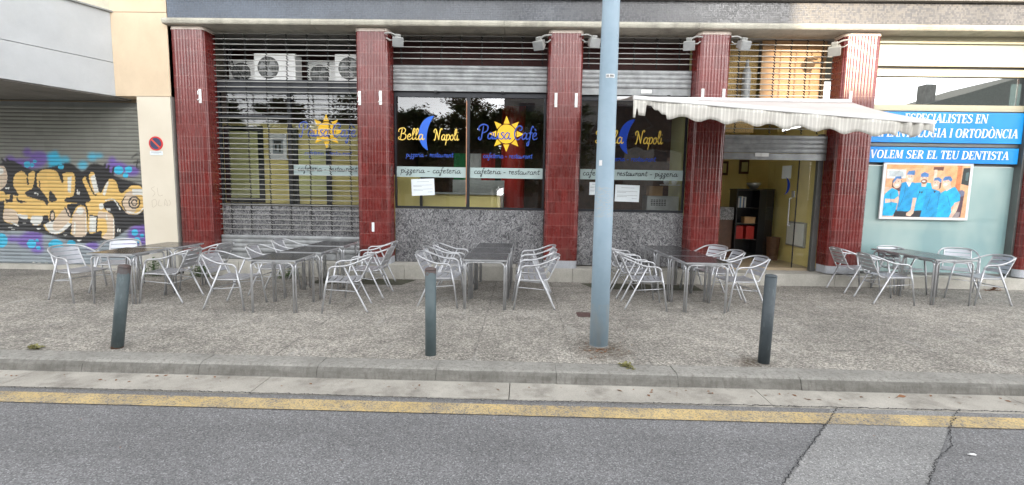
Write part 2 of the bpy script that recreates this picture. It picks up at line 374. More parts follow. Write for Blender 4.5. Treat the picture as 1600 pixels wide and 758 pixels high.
# ------------------------------------------------------------------ mesh builder
class MB:
    def __init__(s): s.v = []; s.f = []; s.mi = []; s.cur = 0
    def face(s, idx): s.f.append(tuple(idx)); s.mi.append(s.cur)
    def box(s, a, b):
        x0, y0, z0 = a; x1, y1, z1 = b
        o = len(s.v)
        s.v += [(x0,y0,z0),(x1,y0,z0),(x1,y1,z0),(x0,y1,z0),(x0,y0,z1),(x1,y0,z1),(x1,y1,z1),(x0,y1,z1)]
        for q in ((0,3,2,1),(4,5,6,7),(0,1,5,4),(1,2,6,5),(2,3,7,6),(3,0,4,7)): s.face([o+i for i in q])
        return s
    def hexa(s, pts):
        o = len(s.v); s.v += [tuple(p) for p in pts]
        for q in ((0,3,2,1),(4,5,6,7),(0,1,5,4),(1,2,6,5),(2,3,7,6),(3,0,4,7)): s.face([o+i for i in q])
        return s
    def quad(s, a, b, c, d):
        o = len(s.v); s.v += [tuple(a), tuple(b), tuple(c), tuple(d)]; s.face((o, o+1, o+2, o+3)); return s
    def poly(s, pts):
        o = len(s.v); s.v += [tuple(p) for p in pts]; s.face(range(o, o+len(pts))); return s
    def prism_y(s, pts, y0, y1):       # polygon in xz, extruded along y
        o = len(s.v); n = len(pts)
        s.v += [(x, y0, z) for x, z in pts] + [(x, y1, z) for x, z in pts]
        s.face(range(o, o+n)); s.face([o+n+i for i in reversed(range(n))])
        for i in range(n): s.face((o+i, o+n+i, o+n+(i+1) % n, o+(i+1) % n))
        return s
    def prism_z(s, pts, z0, z1):
        o = len(s.v); n = len(pts)
        s.v += [(x, y, z0) for x, y in pts] + [(x, y, z1) for x, y in pts]
        s.face([o+i for i in reversed(range(n))]); s.face([o+n+i for i in range(n)])
        for i in range(n): s.face((o+i, o+(i+1) % n, o+n+(i+1) % n, o+n+i))
        return s
    def prism_x(s, pts, x0, x1):       # polygon in yz
        o = len(s.v); n = len(pts)
        s.v += [(x0, y, z) for y, z in pts] + [(x1, y, z) for y, z in pts]
        s.face(range(o, o+n)); s.face([o+n+i for i in reversed(range(n))])
        for i in range(n): s.face((o+i, o+n+i, o+n+(i+1) % n, o+(i+1) % n))
        return s
    def tube(s, pts, r, n=8, cap=True, rr=None):
        P = [Vector(p) for p in pts]; o = len(s.v)
        t0 = (P[1]-P[0]).normalized()
        up = Vector((0, 0, 1)) if abs(t0.z) < .9 else Vector((1, 0, 0))
        a = t0.cross(up).normalized()
        for i, p in enumerate(P):
            t = (P[min(i+1, len(P)-1)]-P[max(i-1, 0)]).normalized()
            a = (a - t*a.dot(t)).normalized(); b = t.cross(a)
            q = rr[i] if rr else r
            for k in range(n):
                an = 2*math.pi*k/n
                s.v.append(tuple(p + a*math.cos(an)*q + b*math.sin(an)*q))
        for i in range(len(P)-1):
            for k in range(n):
                s.face((o+i*n+k, o+i*n+(k+1) % n, o+(i+1)*n+(k+1) % n, o+(i+1)*n+k))
        if cap:
            s.face([o+k for k in reversed(range(n))]); s.face([o+(len(P)-1)*n+k for k in range(n)])
        return s
    def lathe(s, prof, n=24, c=(0, 0)):
        o = len(s.v)
        for r, z in prof:
            for k in range(n):
                an = 2*math.pi*k/n; s.v.append((c[0]+r*math.cos(an), c[1]+r*math.sin(an), z))
        for i in range(len(prof)-1):
            for k in range(n): s.face((o+i*n+k, o+i*n+(k+1) % n, o+(i+1)*n+(k+1) % n, o+(i+1)*n+k))
        s.face([o+k for k in reversed(range(n))]); s.face([o+(len(prof)-1)*n+k for k in range(n)])
        return s
    def ribbon(s, pts, w, y, ws=None):   # flat stroke in the xz plane at depth y
        P = [Vector((p[0], p[1])) for p in pts]; o = len(s.v)
        for i, p in enumerate(P):
            t = (P[min(i+1, len(P)-1)]-P[max(i-1, 0)])
            t = t.normalized() if t.length > 1e-9 else Vector((1, 0)); n = Vector((-t.y, t.x)); h = (ws[i] if ws else w)*.5
            s.v.append((p.x+n.x*h, y, p.y+n.y*h)); s.v.append((p.x-n.x*h, y, p.y-n.y*h))
        for i in range(len(P)-1): s.face((o+2*i, o+2*i+1, o+2*i+3, o+2*i+2))
        return s
    def build(s, name, mat, parent=None, smooth=False, label=None, bevel=0, sub=0):
        me = bpy.data.meshes.new(name)
        off = Vector((0, 0, 0))
        if parent is not None:
            q = parent
            while q is not None: off += q.location; q = q.parent
        me.from_pydata([(a-off.x, b-off.y, c-off.z) for a, b, c in s.v] if off.length else s.v, [], s.f)
        mats = mat if isinstance(mat, (list, tuple)) else [mat]
        for mm in mats: me.materials.append(mm)
        if len(mats) > 1: me.polygons.foreach_set('material_index', s.mi)
        if smooth: me.polygons.foreach_set('use_smooth', [True]*len(me.polygons))
        me.update()
        o = bpy.data.objects.new(name, me); scene.collection.objects.link(o)
        if parent is not None: o.parent = parent
        if label: o['label'] = label
        if bevel:
            b = o.modifiers.new('bevel', 'BEVEL'); b.width = bevel; b.segments = 2; b.limit_method = 'ANGLE'; b.angle_limit = R(50)
        return o

def cr(pts, k=6, closed=False):        # Catmull-Rom
    P = [tuple(p) for p in pts]; n = len(P); out = []
    for i in range(n-1):
        p0 = P[max(i-1, 0)]; p1 = P[i]; p2 = P[i+1]; p3 = P[min(i+2, n-1)]
        for j in range(k):
            t = j/k
            out.append(tuple(.5*((2*b)+(-a+c)*t+(2*a-5*b+4*c-d)*t*t+(-a+3*b-3*c+d)*t**3) for a, b, c, d in zip(p0, p1, p2, p3)))
    out.append(P[-1]); return out

def thing(name, label, cat, loc=(0, 0, 0), group=None, rotz=0):
    o = bpy.data.objects.new(name, None); scene.collection.objects.link(o)
    o.empty_display_size = .1
    o.location = loc; o.rotation_euler = (0, 0, rotz); o['label'] = label; o['category'] = cat
    if group: o['group'] = group
    return o
def tag(o, label, cat, group=None):
    o['label'] = label; o['category'] = cat
    if group: o['group'] = group
    return o
def struct(o, kind='structure'):
    o['kind'] = kind; return o
def copy_tree(o, parent=None):
    c = o.copy(); scene.collection.objects.link(c); c.parent = parent
    for ch in [q for q in o.children]: copy_tree(ch, c)
    return c

# ------------------------------------------------------------------ lettering
G = {
 'a': (1.0, [[(.72,.8),(.45,1.02),(.1,.65),(.12,.12),(.45,.03),(.7,.45),(.78,.98)], [(.78,.98),(.74,.3),(.9,.0),(1.15,.25)]]),
 'e': (.85, [[(.08,.42),(.5,.58),(.62,.88),(.38,1.03),(.1,.7),(.14,.18),(.45,-.02),(.9,.25)]]),
 'l': (.6, [[(.0,.3),(.35,1.2),(.45,1.85),(.25,2.05),(.12,1.5),(.14,.4),(.32,0),(.65,.25)]]),
 'p': (.95, [[(-.05,.75),(.18,1.02),(.2,.4),(.1,-.95)], [(.2,.6),(.5,1.05),(.82,.7),(.7,.15),(.4,0),(.2,.2)]]),
 'i': (.5, [[(.1,.98),(.1,.35),(.25,0),(.55,.25)], [(.13,1.4),(.2,1.5)]]),
 'o': (.9, [[(.4,1.03),(.1,.75),(.1,.2),(.4,0),(.72,.3),(.68,.85),(.4,1.03),(.55,.75),(.95,.85)]]),
 'z': (.8, [[(.08,.85),(.35,1.05),(.6,.85),(.1,.12),(.5,.12),(.55,-.4),(.3,-.95),(.08,-.7),(.7,.1)]]),
 'r': (.75, [[(.05,.85),(.22,1.1),(.28,.75),(.22,0)], [(.27,.7),(.5,1.03),(.75,.9)]]),
 's': (.75, [[(.65,.88),(.4,1.05),(.18,.8),(.5,.5),(.6,.2),(.3,-.02),(.0,.18)]]),
 't': (.65, [[(.35,1.75),(.25,.4),(.4,0),(.7,.25)], [(-.05,1.1),(.7,1.2)]]),
 'u': (1.0, [[(.08,.98),(.08,.3),(.35,.0),(.65,.35),(.72,.98)], [(.72,.98),(.72,.2),(1.0,.15)]]),
 'n': (.98, [[(.05,.9),(.15,1.0),(.17,.0)], [(.17,.6),(.45,1.05),(.65,.8),(.68,.2),(.95,.1)]]),
 'c': (.85, [[(.68,.8),(.45,1.03),(.1,.65),(.18,.1),(.5,-.02),(.88,.25)]]),
 'f': (.75, [[(.8,1.75),(.62,2.05),(.42,1.6),(.36,.3),(.25,-.85),(.05,-.95),(.0,-.6),(.35,-.1)], [(.05,.95),(.75,1.05)]]),
 'è': (.85, [[(.08,.42),(.5,.58),(.62,.88),(.38,1.03),(.1,.7),(.14,.18),(.45,-.02),(.9,.25)], [(.2,1.7),(.5,1.35)]]),
 '-': (1.0, [[(.15,.5),(.75,.52)]]),
 ' ': (.55, []),
 'B': (1.45, [[(.4,2.0),(.32,1),(.3,0)], [(-.1,1.35),(-.22,1.65),(.0,2.0),(.55,2.15),(1.0,1.85),(.9,1.3),(.4,1.1)], [(.4,1.1),(1.12,.95),(1.2,.3),(.75,-.05),(.1,.02),(-.1,.35),(.1,.5)]]),
 'N': (1.5, [[(-.2,1.3),(-.3,1.75),(.0,2.0),(.22,1.7),(.2,.8),(.05,-.05),(-.15,.1)], [(.15,1.95),(.55,1.1),(.95,.0)], [(.95,.0),(1.02,1.2),(1.15,2.0),(1.45,2.05),(1.4,1.8)]]),
 'P': (1.3, [[(.45,2.05),(.38,1),(.28,.0),(.0,-.12),(-.15,.15),(.05,.3)], [(-.05,1.25),(-.3,1.5),(-.15,2.0),(.5,2.25),(1.15,1.95),(1.1,1.25),(.5,.95)]]),
 'C': (1.3, [[(.75,1.45),(1.05,1.4),(1.15,1.85),(.75,2.1),(.3,1.85),(.02,1.1),(.2,.25),(.7,-.08),(1.2,.4)]]),
}
def script(text, x0, x1, zb, unit, y, w, name, mat, parent, italic=.12):
    adv = [G[c][0] for c in text]; tot = sum(adv); sx = (x1-x0)/tot
    mb = MB(); cx = 0; k = 0
    for c, a in zip(text, adv):
        for st in G[c][1]:
            pts = cr(st, 5)
            P = [(x0+(cx+px+italic*pz)*sx, zb+pz*unit) for px, pz in pts]
            n = len(P); ws = [w*(.75+.45*math.sin(math.pi*min(1, i/max(1, n-1)))) for i in range(n)]
            mb.ribbon(P, w, y-k*.00035, ws); k = (k+1) % 6
        cx += a
    return mb.build(name, mat, parent)

# heavy serif capitals, cap height 1
T_, t_ = .2, .075
def _serif(x, z, w=.34): return ('l', x-w/2, z, x+w/2, z, .06)
S = {
 'I': (.42, [('l',.19,0,.19,1,T_), _serif(.19,.03), _serif(.19,.97)]),
 'L': (.68, [('l',.19,0,.19,1,T_), _serif(.19,.97), ('l',.02,.035,.62,.035,.075), ('l',.6,0,.6,.3,.07)]),
 'E': (.70, [('l',.19,0,.19,1,T_), ('l',.02,.035,.62,.035,.075), ('l',.02,.965,.6,.965,.075), ('l',.2,.5,.5,.5,.07), ('l',.6,0,.6,.28,.07), ('l',.58,.74,.58,1,.07), ('l',.5,.4,.5,.62,.06)]),
 'T': (.74, [('l',.35,0,.35,1,T_), _serif(.35,.03), ('l',.02,.965,.68,.965,.075), ('l',.04,.74,.04,1,.07), ('l',.66,.74,.66,1,.07)]),
 'N': (.92, [('l',.15,0,.15,1,.075), ('l',.18,.95,.74,.05,.22), ('l',.76,0,.76,1,.075), _serif(.14,.03,.28), _serif(.15,.97,.3), _serif(.76,.97,.28)]),
 'M': (1.08, [('l',.14,0,.18,1,.075), ('l',.24,.97,.5,.06,.2), ('l',.5,.06,.76,.97,.075), ('l',.86,0,.84,1,T_), _serif(.14,.03,.26), _serif(.86,.03), _serif(.2,.97,.26), _serif(.86,.97,.3)]),
 'A': (.86, [('l',.1,0,.4,1,.08), ('l',.42,1,.72,0,.21), ('l',.2,.32,.6,.32,.07), _serif(.1,.03,.26), _serif(.71,.03,.32)]),
 'V': (.84, [('l',.14,1,.42,0,.21), ('l',.42,0,.72,1,.08), _serif(.14,.97,.32), _serif(.72,.97,.26)]),
 'P': (.74, [('l',.19,0,.19,1,T_), _serif(.19,.03), ('c',[(.05,.965),(.4,.965),(.62,.85),(.64,.66),(.5,.48),(.2,.46)],[.07,.08,.15,.18,.1,.07])]),
 'R': (.84, [('l',.19,0,.19,1,T_), _serif(.19,.03), ('c',[(.05,.965),(.4,.965),(.6,.86),(.62,.7),(.5,.52),(.2,.5)],[.07,.08,.15,.17,.1,.07]), ('l',.42,.5,.68,.02,.19), ('l',.6,.03,.82,.03,.06)]),
 'D': (.88, [('l',.19,0,.19,1,T_), ('c',[(.03,.965),(.4,.965),(.68,.82),(.76,.5),(.68,.18),(.4,.035),(.03,.035)],[.07,.08,.15,.2,.15,.08,.07])]),
 'O': (.92, [('c',[(.43,.97),(.2,.86),(.12,.5),(.2,.14),(.43,.03),(.66,.14),(.76,.5),(.66,.86),(.43,.97)],[.07,.15,.2,.15,.07,.15,.2,.15,.07])]),
 'C': (.80, [('c',[(.68,.72),(.6,.9),(.42,.97),(.2,.86),(.12,.5),(.2,.14),(.43,.03),(.62,.1),(.7,.28)],[.06,.08,.07,.15,.2,.15,.07,.06,.05]), ('l',.67,.7,.67,1,.06)]),
 'G': (.88, [('c',[(.68,.72),(.6,.9),(.42,.97),(.2,.86),(.12,.5),(.2,.14),(.43,.03),(.62,.08)],[.06,.08,.07,.15,.2,.15,.07,.07]), ('l',.67,.7,.67,1,.06), ('l',.66,.02,.66,.42,.17), ('l',.5,.42,.82,.42,.06)]),
 'S': (.70, [('c',[(.56,.74),(.5,.92),(.32,.97),(.13,.84),(.16,.64),(.35,.53),(.54,.4),(.56,.18),(.35,.03),(.14,.08),(.07,.28)],[.05,.07,.08,.15,.19,.2,.19,.15,.08,.07,.05]), ('l',.57,.72,.57,1,.05), ('l',.07,0,.07,.3,.05)]),
 'U': (.88, [('c',[(.19,1),(.19,.4),(.26,.1),(.46,.03),(.66,.12),(.72,.4),(.72,1)],[T_,T_,.16,.08,.07,.075,.075]), _serif(.19,.97), _serif(.72,.97,.26)]),
 ' ': (.36, []),
}
S['Ò'] = (S['O'][0], S['O'][1]+[('l',.3,1.28,.5,1.08,.1)])
def serif(text, x0, x1, zb, h, y, name, mat, parent, slant=.10):
    adv = [S[c][0] for c in text]; sx = (x1-x0)/sum(adv)
    mb = MB(); cx = 0; k = 0
    for c, a in zip(text, adv):
        for s_ in S[c][1]:
            if s_[0] == 'l': pts = [(s_[1], s_[2]), (s_[3], s_[4])]; ws = [s_[5]]*2
            else:
                q = cr([(*p, w) for p, w in zip(s_[1], s_[2])], 5); pts = [(a_, b_) for a_, b_, _ in q]; ws = [w for _, _, w in q]
            P = [(x0+(cx+px+slant*pz)*sx, zb+pz*h) for px, pz in pts]
            mb.ribbon(P, 0, y-k*.0004, [w*(h+sx)/2 for w in ws]); k = (k+1) % 5
        cx += a
    return mb.build(name, mat, parent)

# ------------------------------------------------------------------ painted surfaces
class Paint:
    def __init__(s, w, h, bg): s.w, s.h = w, h; s.a = np.tile(np.array(bg, float), (h, w, 1)); s.Y, s.X = np.mgrid[0:h, 0:w].astype(float)
    def poly(s, pts, col, smooth=False, al=1.0):
        if smooth: pts = [p[:2] for p in cr(list(pts)+[pts[0]], 6)]
        px = np.array([p[0] for p in pts]); py = np.array([p[1] for p in pts]); ins = np.zeros((s.h, s.w), bool)
        n = len(px); jx = n-1
        for i in range(n):
            c = ((py[i] > s.Y) != (py[jx] > s.Y)) & (s.X < (px[jx]-px[i])*(s.Y-py[i])/(py[jx]-py[i]+1e-9)+px[i])
            ins ^= c; jx = i
        s.a[ins] = s.a[ins]*(1-al)+np.array(col)*al
        return s
    def ell(s, cx, cy, rx, ry, col, al=1.0, ang=0):
        c, sn = math.cos(ang), math.sin(ang); dx = s.X-cx; dy = s.Y-cy
        ins = ((dx*c+dy*sn)/rx)**2+((-dx*sn+dy*c)/ry)**2 < 1
        s.a[ins] = s.a[ins]*(1-al)+np.array(col)*al
    def line(s, pts, w, col, smooth=True):
        if smooth: pts = cr(pts, 5)
        for (x0, y0), (x1, y1) in zip(pts[:-1], pts[1:]):
            dx, dy = x1-x0, y1-y0; L = dx*dx+dy*dy+1e-9
            t = np.clip(((s.X-x0)*dx+(s.Y-y0)*dy)/L, 0, 1)
            s.a[(s.X-x0-t*dx)**2+(s.Y-y0-t*dy)**2 < (w/2)**2] = col
def grid_mesh(name, X, Y, Z, col, mat, parent, smooth=True, label=None):
    h, w = X.shape
    off = Vector((0, 0, 0)); q = parent
    while q is not None: off += q.location; q = q.parent
    co = np.stack([X-off.x, Y-off.y, Z-off.z], -1).reshape(-1, 3)
    me = bpy.data.meshes.new(name)
    nf = (h-1)*(w-1)
    i = np.arange(h*w).reshape(h, w)
    f = np.stack([i[1:, :-1], i[1:, 1:], i[:-1, 1:], i[:-1, :-1]], -1).reshape(-1)
    me.vertices.add(h*w); me.vertices.foreach_set('co', co.ravel())
    me.loops.add(nf*4); me.loops.foreach_set('vertex_index', f)
    me.polygons.add(nf); me.polygons.foreach_set('loop_start', np.arange(nf)*4); me.polygons.foreach_set('loop_total', np.full(nf, 4))
    me.update(calc_edges=True)
    if smooth: me.polygons.foreach_set('use_smooth', np.ones(nf, bool))
    ca = me.color_attributes.new('paint', 'FLOAT_COLOR', 'POINT')
    c4 = np.ones((h*w, 4), 'f'); c4[:, :3] = col.reshape(-1, 3); ca.data.foreach_set('color', c4.ravel())
    me.materials.append(mat); me.validate()
    o = bpy.data.objects.new(name, me); scene.collection.objects.link(o); o.parent = parent
    if label: o['label'] = label
    return o
#PART2

# ================================================================== SETTING
mb = MB(); mb.quad((-160, -160, -.30), (160, -160, -.30), (160, 160, -.30), (-160, 160, -.30))
struct(mb.build('ground', simple('far_ground', (.20, .195, .185), .9, world=True)))
mb = MB(); mb.quad((-60, -7.5, -.124), (60, -7.5, -.124), (60, 4.30, -.124), (-60, 4.30, -.124)); struct(mb.build('road', M['asphalt']))
mb = MB(); mb.poly([(1.55, 2.6, -.120), (2.35, 2.6, -.120), (3.05, 3.45, -.120), (3.62, 4.12, -.120), (3.92, 4.29, -.120), (2.85, 4.29, -.120), (2.53, 3.95, -.120), (1.73, 3.09, -.120), (.9, 2.6, -.120)])
mb = MB(); mb.poly([(.95, 2.3, -.120), (2.0, 2.3, -.120), (2.715, 3.14, -.120), (3.56, 3.98, -.120), (3.92, 4.30, -.120), (2.78, 4.30, -.120), (2.537, 3.962, -.120), (1.733, 3.09, -.120)])
struct(mb.build('road_patch', M['patch']))
mb = MB(); mb.quad((-60, 3.975, -.116), (60, 4.0, -.116), (60, 4.20, -.116), (-60, 4.19, -.116)); struct(mb.build('yellow_line', M['yellow']))
def crack(pts, w, z, seed):
    r = random.Random(seed); P = []
    for (a, b), (c, d) in zip(pts[:-1], pts[1:]):
        n = max(2, int(math.hypot(c-a, d-b)/.014))
        for i in range(n):
            t = i/n; P.append((a+(c-a)*t+r.gauss(0, .007), b+(d-b)*t+r.gauss(0, .007)))
    P.append(pts[-1]); m = MB(); o = 0
    for i, p in enumerate(P):
        q0 = P[max(i-1, 0)]; q1 = P[min(i+1, len(P)-1)]; L = math.hypot(q1[0]-q0[0], q1[1]-q0[1])+1e-6
        nx, ny = -(q1[1]-q0[1])/L, (q1[0]-q0[0])/L; h = w*r.uniform(.3, 1.)*.5
        m.v += [(p[0]+nx*h, p[1]+ny*h, z), (p[0]-nx*h, p[1]-ny*h, z)]
    for i in range(len(P)-1): m.face((2*i, 2*i+1, 2*i+3, 2*i+2))
    return m
struct(crack([(2.84, 4.30), (2.76, 4.21), (2.537, 3.962), (1.733, 3.092), (.95, 2.3)], .010, -.112, 1).build('road_crack', M['crack']))
struct(crack([(3.94, 4.34), (3.56, 3.98), (3.30, 3.66), (3.02, 3.45), (2.715, 3.142), (2.0, 2.3)], .010, -.112, 2).build('road_crack', M['crack']))
struct(crack([(-6, 4.27), (-2.2, 4.29), (-.3, 4.26), (1.9, 4.30), (4.8, 4.31), (9, 4.30)], .014, -.108, 3).build('road_crack', M['crack']))
# gutter strip with joints
mb = MB(); gx = -12.0; k = 0
r_ = random.Random(3)
while gx < 13:
    L = 2.38
    mb.hexa([(gx+.004, 4.295+r_.uniform(-.012, .012), -.16), (gx+L-.004, 4.295+r_.uniform(-.012, .012), -.16), (gx+L-.004, 4.68, -.16), (gx+.004, 4.68, -.16),
             (gx+.004, 4.295+r_.uniform(-.015, .015), -.1125), (gx+L-.004, 4.295+r_.uniform(-.015, .015), -.1125), (gx+L-.004, 4.68, -.110), (gx+.004, 4.68, -.110)])
    gx += L
struct(mb.build('gutter', M['gutter']))
# kerb stones
mb = MB(); gx = -4.406-1.19*6
for k in range(20):
    a, b = gx+.002, gx+1.19-.002; d = r_.uniform(-.006, .006); e = r_.uniform(-.005, .005)
    prof = [(4.655+d, -.16), (4.69+d, -.045), (4.705+d, -.022+e), (4.725+d, -.007+e), (4.755+d, .002+e), (4.965, .002+e), (4.965, -.16)]
    mb.prism_x(prof, a, b); gx += 1.19
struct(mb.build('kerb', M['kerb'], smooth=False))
# pavement, a little higher towards the right
nx, ny = 60, 12
mb = MB()
for jy in range(ny+1):
    for ix in range(nx+1):
        X_ = -18+ix*(34/nx); Y_ = 4.962+jy*(5.2/ny)
        zz = .03*min(1, max(0, (X_-2)/5))*min(1, max(0, (Y_-5)/3))
        mb.v.append((X_, Y_, zz))
for jy in range(ny):
    for ix in range(nx): a = jy*(nx+1)+ix; mb.face((a, a+1, a+nx+2, a+nx+1))
struct(mb.build('pavement', M['paving']))
mb = MB()
mb.box((-60, -16, -.2), (60, -7.5, 0.0)); struct(mb.build('far_pavement', M['gutter']))
# sunken soil strips against the step (flush sheets)
mb = MB(); mb.poly([(-3.9, 8.86, .005), (-2.22, 8.86, .005), (-2.05, 9.42, .005), (-3.9, 9.42, .005)]); struct(mb.build('soil_strip', M['soil']))
mb = MB(); mb.poly([(1.33, 8.88, .006), (3.3, 8.88, .012), (3.3, 9.40, .014), (1.12, 9.40, .006)]); struct(mb.build('soil_strip', M['soil']))
tag(MB().box((.80, 6.86, .001), (1.14, 7.12, .006)).build('access_cover', simple('rusty_cover', (.12, .075, .07), .6, .3, .3, 20)), 'small rust brown steel access cover in the pavement behind the lamp pole', 'access cover')

# ================================================================== CAFE BUILDING
caf = thing('cafe_building', 'cafe building with red tiled pillars, shuttered shop windows and mosaic band above', 'building', (0, 9.8, 0))
YF = 9.53
mb = MB(); mb.box((-6.76, 9.50, 4.862), (14, 9.86, 5.262)); mb.build('mosaic_wall', M['mosaic'], caf)
mb = MB(); mb.box((-6.76, 9.40, 5.268), (14, 9.9, 5.34)); mb.build('window_ledge', M['soffit'], caf)
mb = MB(); mb.box((-6.76, 9.50, 5.345), (14, 9.86, 8.6)); mb.build('upper_wall', M['soffit'], caf)
# cornice: rounded nose, in lengths with joints
mb = MB(); xs = [-6.80, -4.0, -.42, 3.13, 6.7, 10.3, 14]
for a, b in zip(xs[:-1], xs[1:]):
    mb.prism_x([(9.385, 4.77), (9.40, 4.752), (9.95, 4.752), (9.95, 4.858), (9.41, 4.858), (9.385, 4.845), (9.375, 4.81)], a+.003, b-.003)
mb.build('cornice', M['cornice'], caf)
mb = MB(); mb.box((-6.76, 9.955, 4.752), (14, 13.6, 4.87)); mb.build('ceiling_slab', M['soffit'], caf)
# step along the foot of the front
mb = MB(); gx = -6.72
while gx < 9.9:
    L = 1.1 if gx < 3 else 1.42
    zt = .285 if gx < -1 else (.27 if gx < 3 else .25)
    mb.box((gx+.003, 9.515, -.05), (gx+L-.003, 9.99, zt)); gx += L
mb.build('step', M['step'], caf, bevel=.006)

def pillar(x0, x1, z0=.42, z1=4.685, yf=YF, yb=9.88, rad=.09):
    per = []; 
    def arc(cx, cy, a0, a1):
        n = 8
        for i in range(n+1):
            a = a0+(a1-a0)*i/n; per.append((cx+rad*math.cos(a), cy+rad*math.sin(a)))
    per.append((x0, yb)); arc(x0+rad, yf+rad, math.pi, 1.5*math.pi); arc(x1-rad, yf+rad, 1.5*math.pi, 2*math.pi); per.append((x1, yb))
    # resample along the length, ribs stand 6 mm proud
    P = []; s0 = 0.0; step = .0075
    segs = list(zip(per[:-1], per[1:])); tot = sum(math.dist(a, b) for a, b in segs); n = int(tot/step); pitch = .0575
    acc = 0; k = 0; out = []
    for i in range(n+1):
        s_ = tot*i/n
        while k < len(segs)-1 and s_ > acc+math.dist(*segs[k]): acc += math.dist(*segs[k]); k += 1
        a, b = segs[k]; L = math.dist(a, b); t = (s_-acc)/L if L else 0
        tx, ty = (b[0]-a[0])/L, (b[1]-a[1])/L
        h = .0095*(abs(math.cos(math.pi*s_/pitch))**.45)
        out.append((a[0]+(b[0]-a[0])*t, a[1]+(b[1]-a[1])*t, ty, -tx, h))
    rows = []; z = z0
    while z < z1-.02:
        z2 = min(z+.2275, z1); rows += [(z, 1.)]; z = z2
    rows.append((z1, 1.))
    mb = MB(); m_ = len(out)
    for z, q in rows:
        for px, py, nx_, ny_, h in out:
            e = h*q-.004*(1-q); mb.v.append((px+nx_*e, py+ny_*e, z))
    for r0 in range(len(rows)-1):
        for i in range(m_-1): a = r0*m_+i; mb.face((a, a+1, a+m_+1, a+m_))
    p = mb.build('pillar', M['tile'], caf, smooth=True)
    def ring(o, za, zb, nm, mt, bev):
        c = []
        for i in range(9): a = math.pi+math.pi/2*i/8; c.append((x0+rad+(rad+o)*math.cos(a), yf+rad+(rad+o)*math.sin(a)))
        for i in range(9): a = 1.5*math.pi+math.pi/2*i/8; c.append((x1-rad+(rad+o)*math.cos(a), yf+rad+(rad+o)*math.sin(a)))
        c.append((x1+o, yb-.002)); c.append((x0-o, yb-.002))
        MB().prism_z(c, za, zb).build(nm, mt, p, bevel=bev)
    ring(.014, z1, z1+.058, 'cap', M['cap'], .004)
    ring(.006, z0-.15, z0-.001, 'plinth', M['base'], .004)
    return p
PX = [(-6.76, -6.12), (-3.22, -2.60), (.42, 1.055), (3.19, 3.78), (5.86, 6.51), (9.47, 10.09), (13.0, 13.6)]
pil = [pillar(a, b) for a, b in PX]
def clasp(x, z, p):
    b = MB(); b.box((x-.026, YF-.016, z-.13), (x+.026, YF-.008, z+.13))
    b.tube([(x-.008, YF-.014, z+.085), (x-.012, YF-.06, z+.09), (x-.012, YF-.062, z+.02)], .008, 6)
    b.tube([(x-.0, YF-.014, z-.06), (x-.01, YF-.05, z-.065), (x-.03, YF-.055, z-.085)], .009, 6)
    b.build('bracket', M['white_plastic'], p)
for (x, z), p in zip([(-6.22, 3.46), (-3.15, 3.46), (-2.75, 3.47), (.57, 3.47), (.95, 3.47), (3.30, 3.58), (3.69, 3.58), (6.02, 3.57)], [pil[0], pil[1], pil[1], pil[2], pil[2], pil[3], pil[3], pil[4]]): clasp(x, z, p)
MB().box((-2.95, YF-.014, .92), (-2.90, YF-.009, 1.10)).build('sticker', M['paper'], pil[1])

# roller shutters: open grille above, solid slats below
def slats(mb, x0, x1, z0, z1, y, pitch=.078):
    n = max(1, round((z1-z0)/pitch)); p = (z1-z0)/n; prof = []
    for i in range(n):
        for t in (0.02, .1, .25, .5, .75, .9, .98):
            prof.append((y-.016*math.sin(math.pi*t)**.6, z0+(i+t)*p))
    prof = [(y+.006, z0)] + prof + [(y+.006, z1)]
    mb.prism_x(prof, x0, x1)
def grille(name, x0, x1, ztop, zopen, zbot, y, xl, step=.1, label=None, pre=.0):
    mb = MB(); z = ztop; n = max(1, int(round((ztop-zopen)/step))); st = (ztop-zopen)/n
    root = None
    for i in range(n):
        zz = ztop-i*st; q = rng.uniform(-.004, .004)
        mb.hexa([(x0, y-.006, zz-.0075+q), (x1, y-.006, zz-.0075-q), (x1, y+.006, zz-.0075-q), (x0, y+.006, zz-.0075+q),
                 (x0, y-.006, zz+.0075+q), (x1, y-.006, zz+.0075-q), (x1, y+.006, zz+.0075-q), (x0, y+.006, zz+.0075+q)])
    root = mb.build(name, M['bar'], caf, label=label)
    for x in xl:
        mb = MB()
        for i in range(n):
            a = ztop-i*st; b = a-st; s_ = 1 if i % 2 else -1; o = rng.uniform(-.006, .006)
            mb.tube([(x-.018+o, y-.002, a-.012), (x+.012+o, y-.012, a-.35*st), (x-.012+o, y-.012, b+.38*st), (x+.020+o, y-.002, b+.012)], .011, 5)
        mb.build('link_chain', M['link'], root)
    mb = MB(); slats(mb, x0, x1, zbot+.13, zopen-.02, y); mb.build('slats', M['galv'], root)
    mb = MB(); mb.box((x0, y-.012, zbot+.005), (x1, y+.012, zbot+.122)); mb.box((x0, y-.02, zbot), (x1, y+.012, zbot+.03)); mb.build('bottom_bar', M['galv'], root)
    return root
s1 = grille('roller_shutter', -6.10, -3.24, 4.70, .80, .30, 9.80, [-5.87+i*.405 for i in range(7)], .1, 'roller shutter pulled fully down over the left window')
s2 = grille('roller_shutter', -2.58, .40, 4.70, 4.17, 3.66, 9.82, [-2.42+i*.39 for i in range(8)], .105)
s3 = grille('roller_shutter', 1.07, 3.17, 4.70, 4.12, 3.63, 9.82, [1.2+i*.43 for i in range(5)], .105)
s4 = grille('roller_shutter', 3.80, 5.84, 4.70, 2.93, 2.44, 9.82, [4.05, 4.72, 5.02, 5.32, 5.62], .102, 'roller shutter lowered to just above the open door')
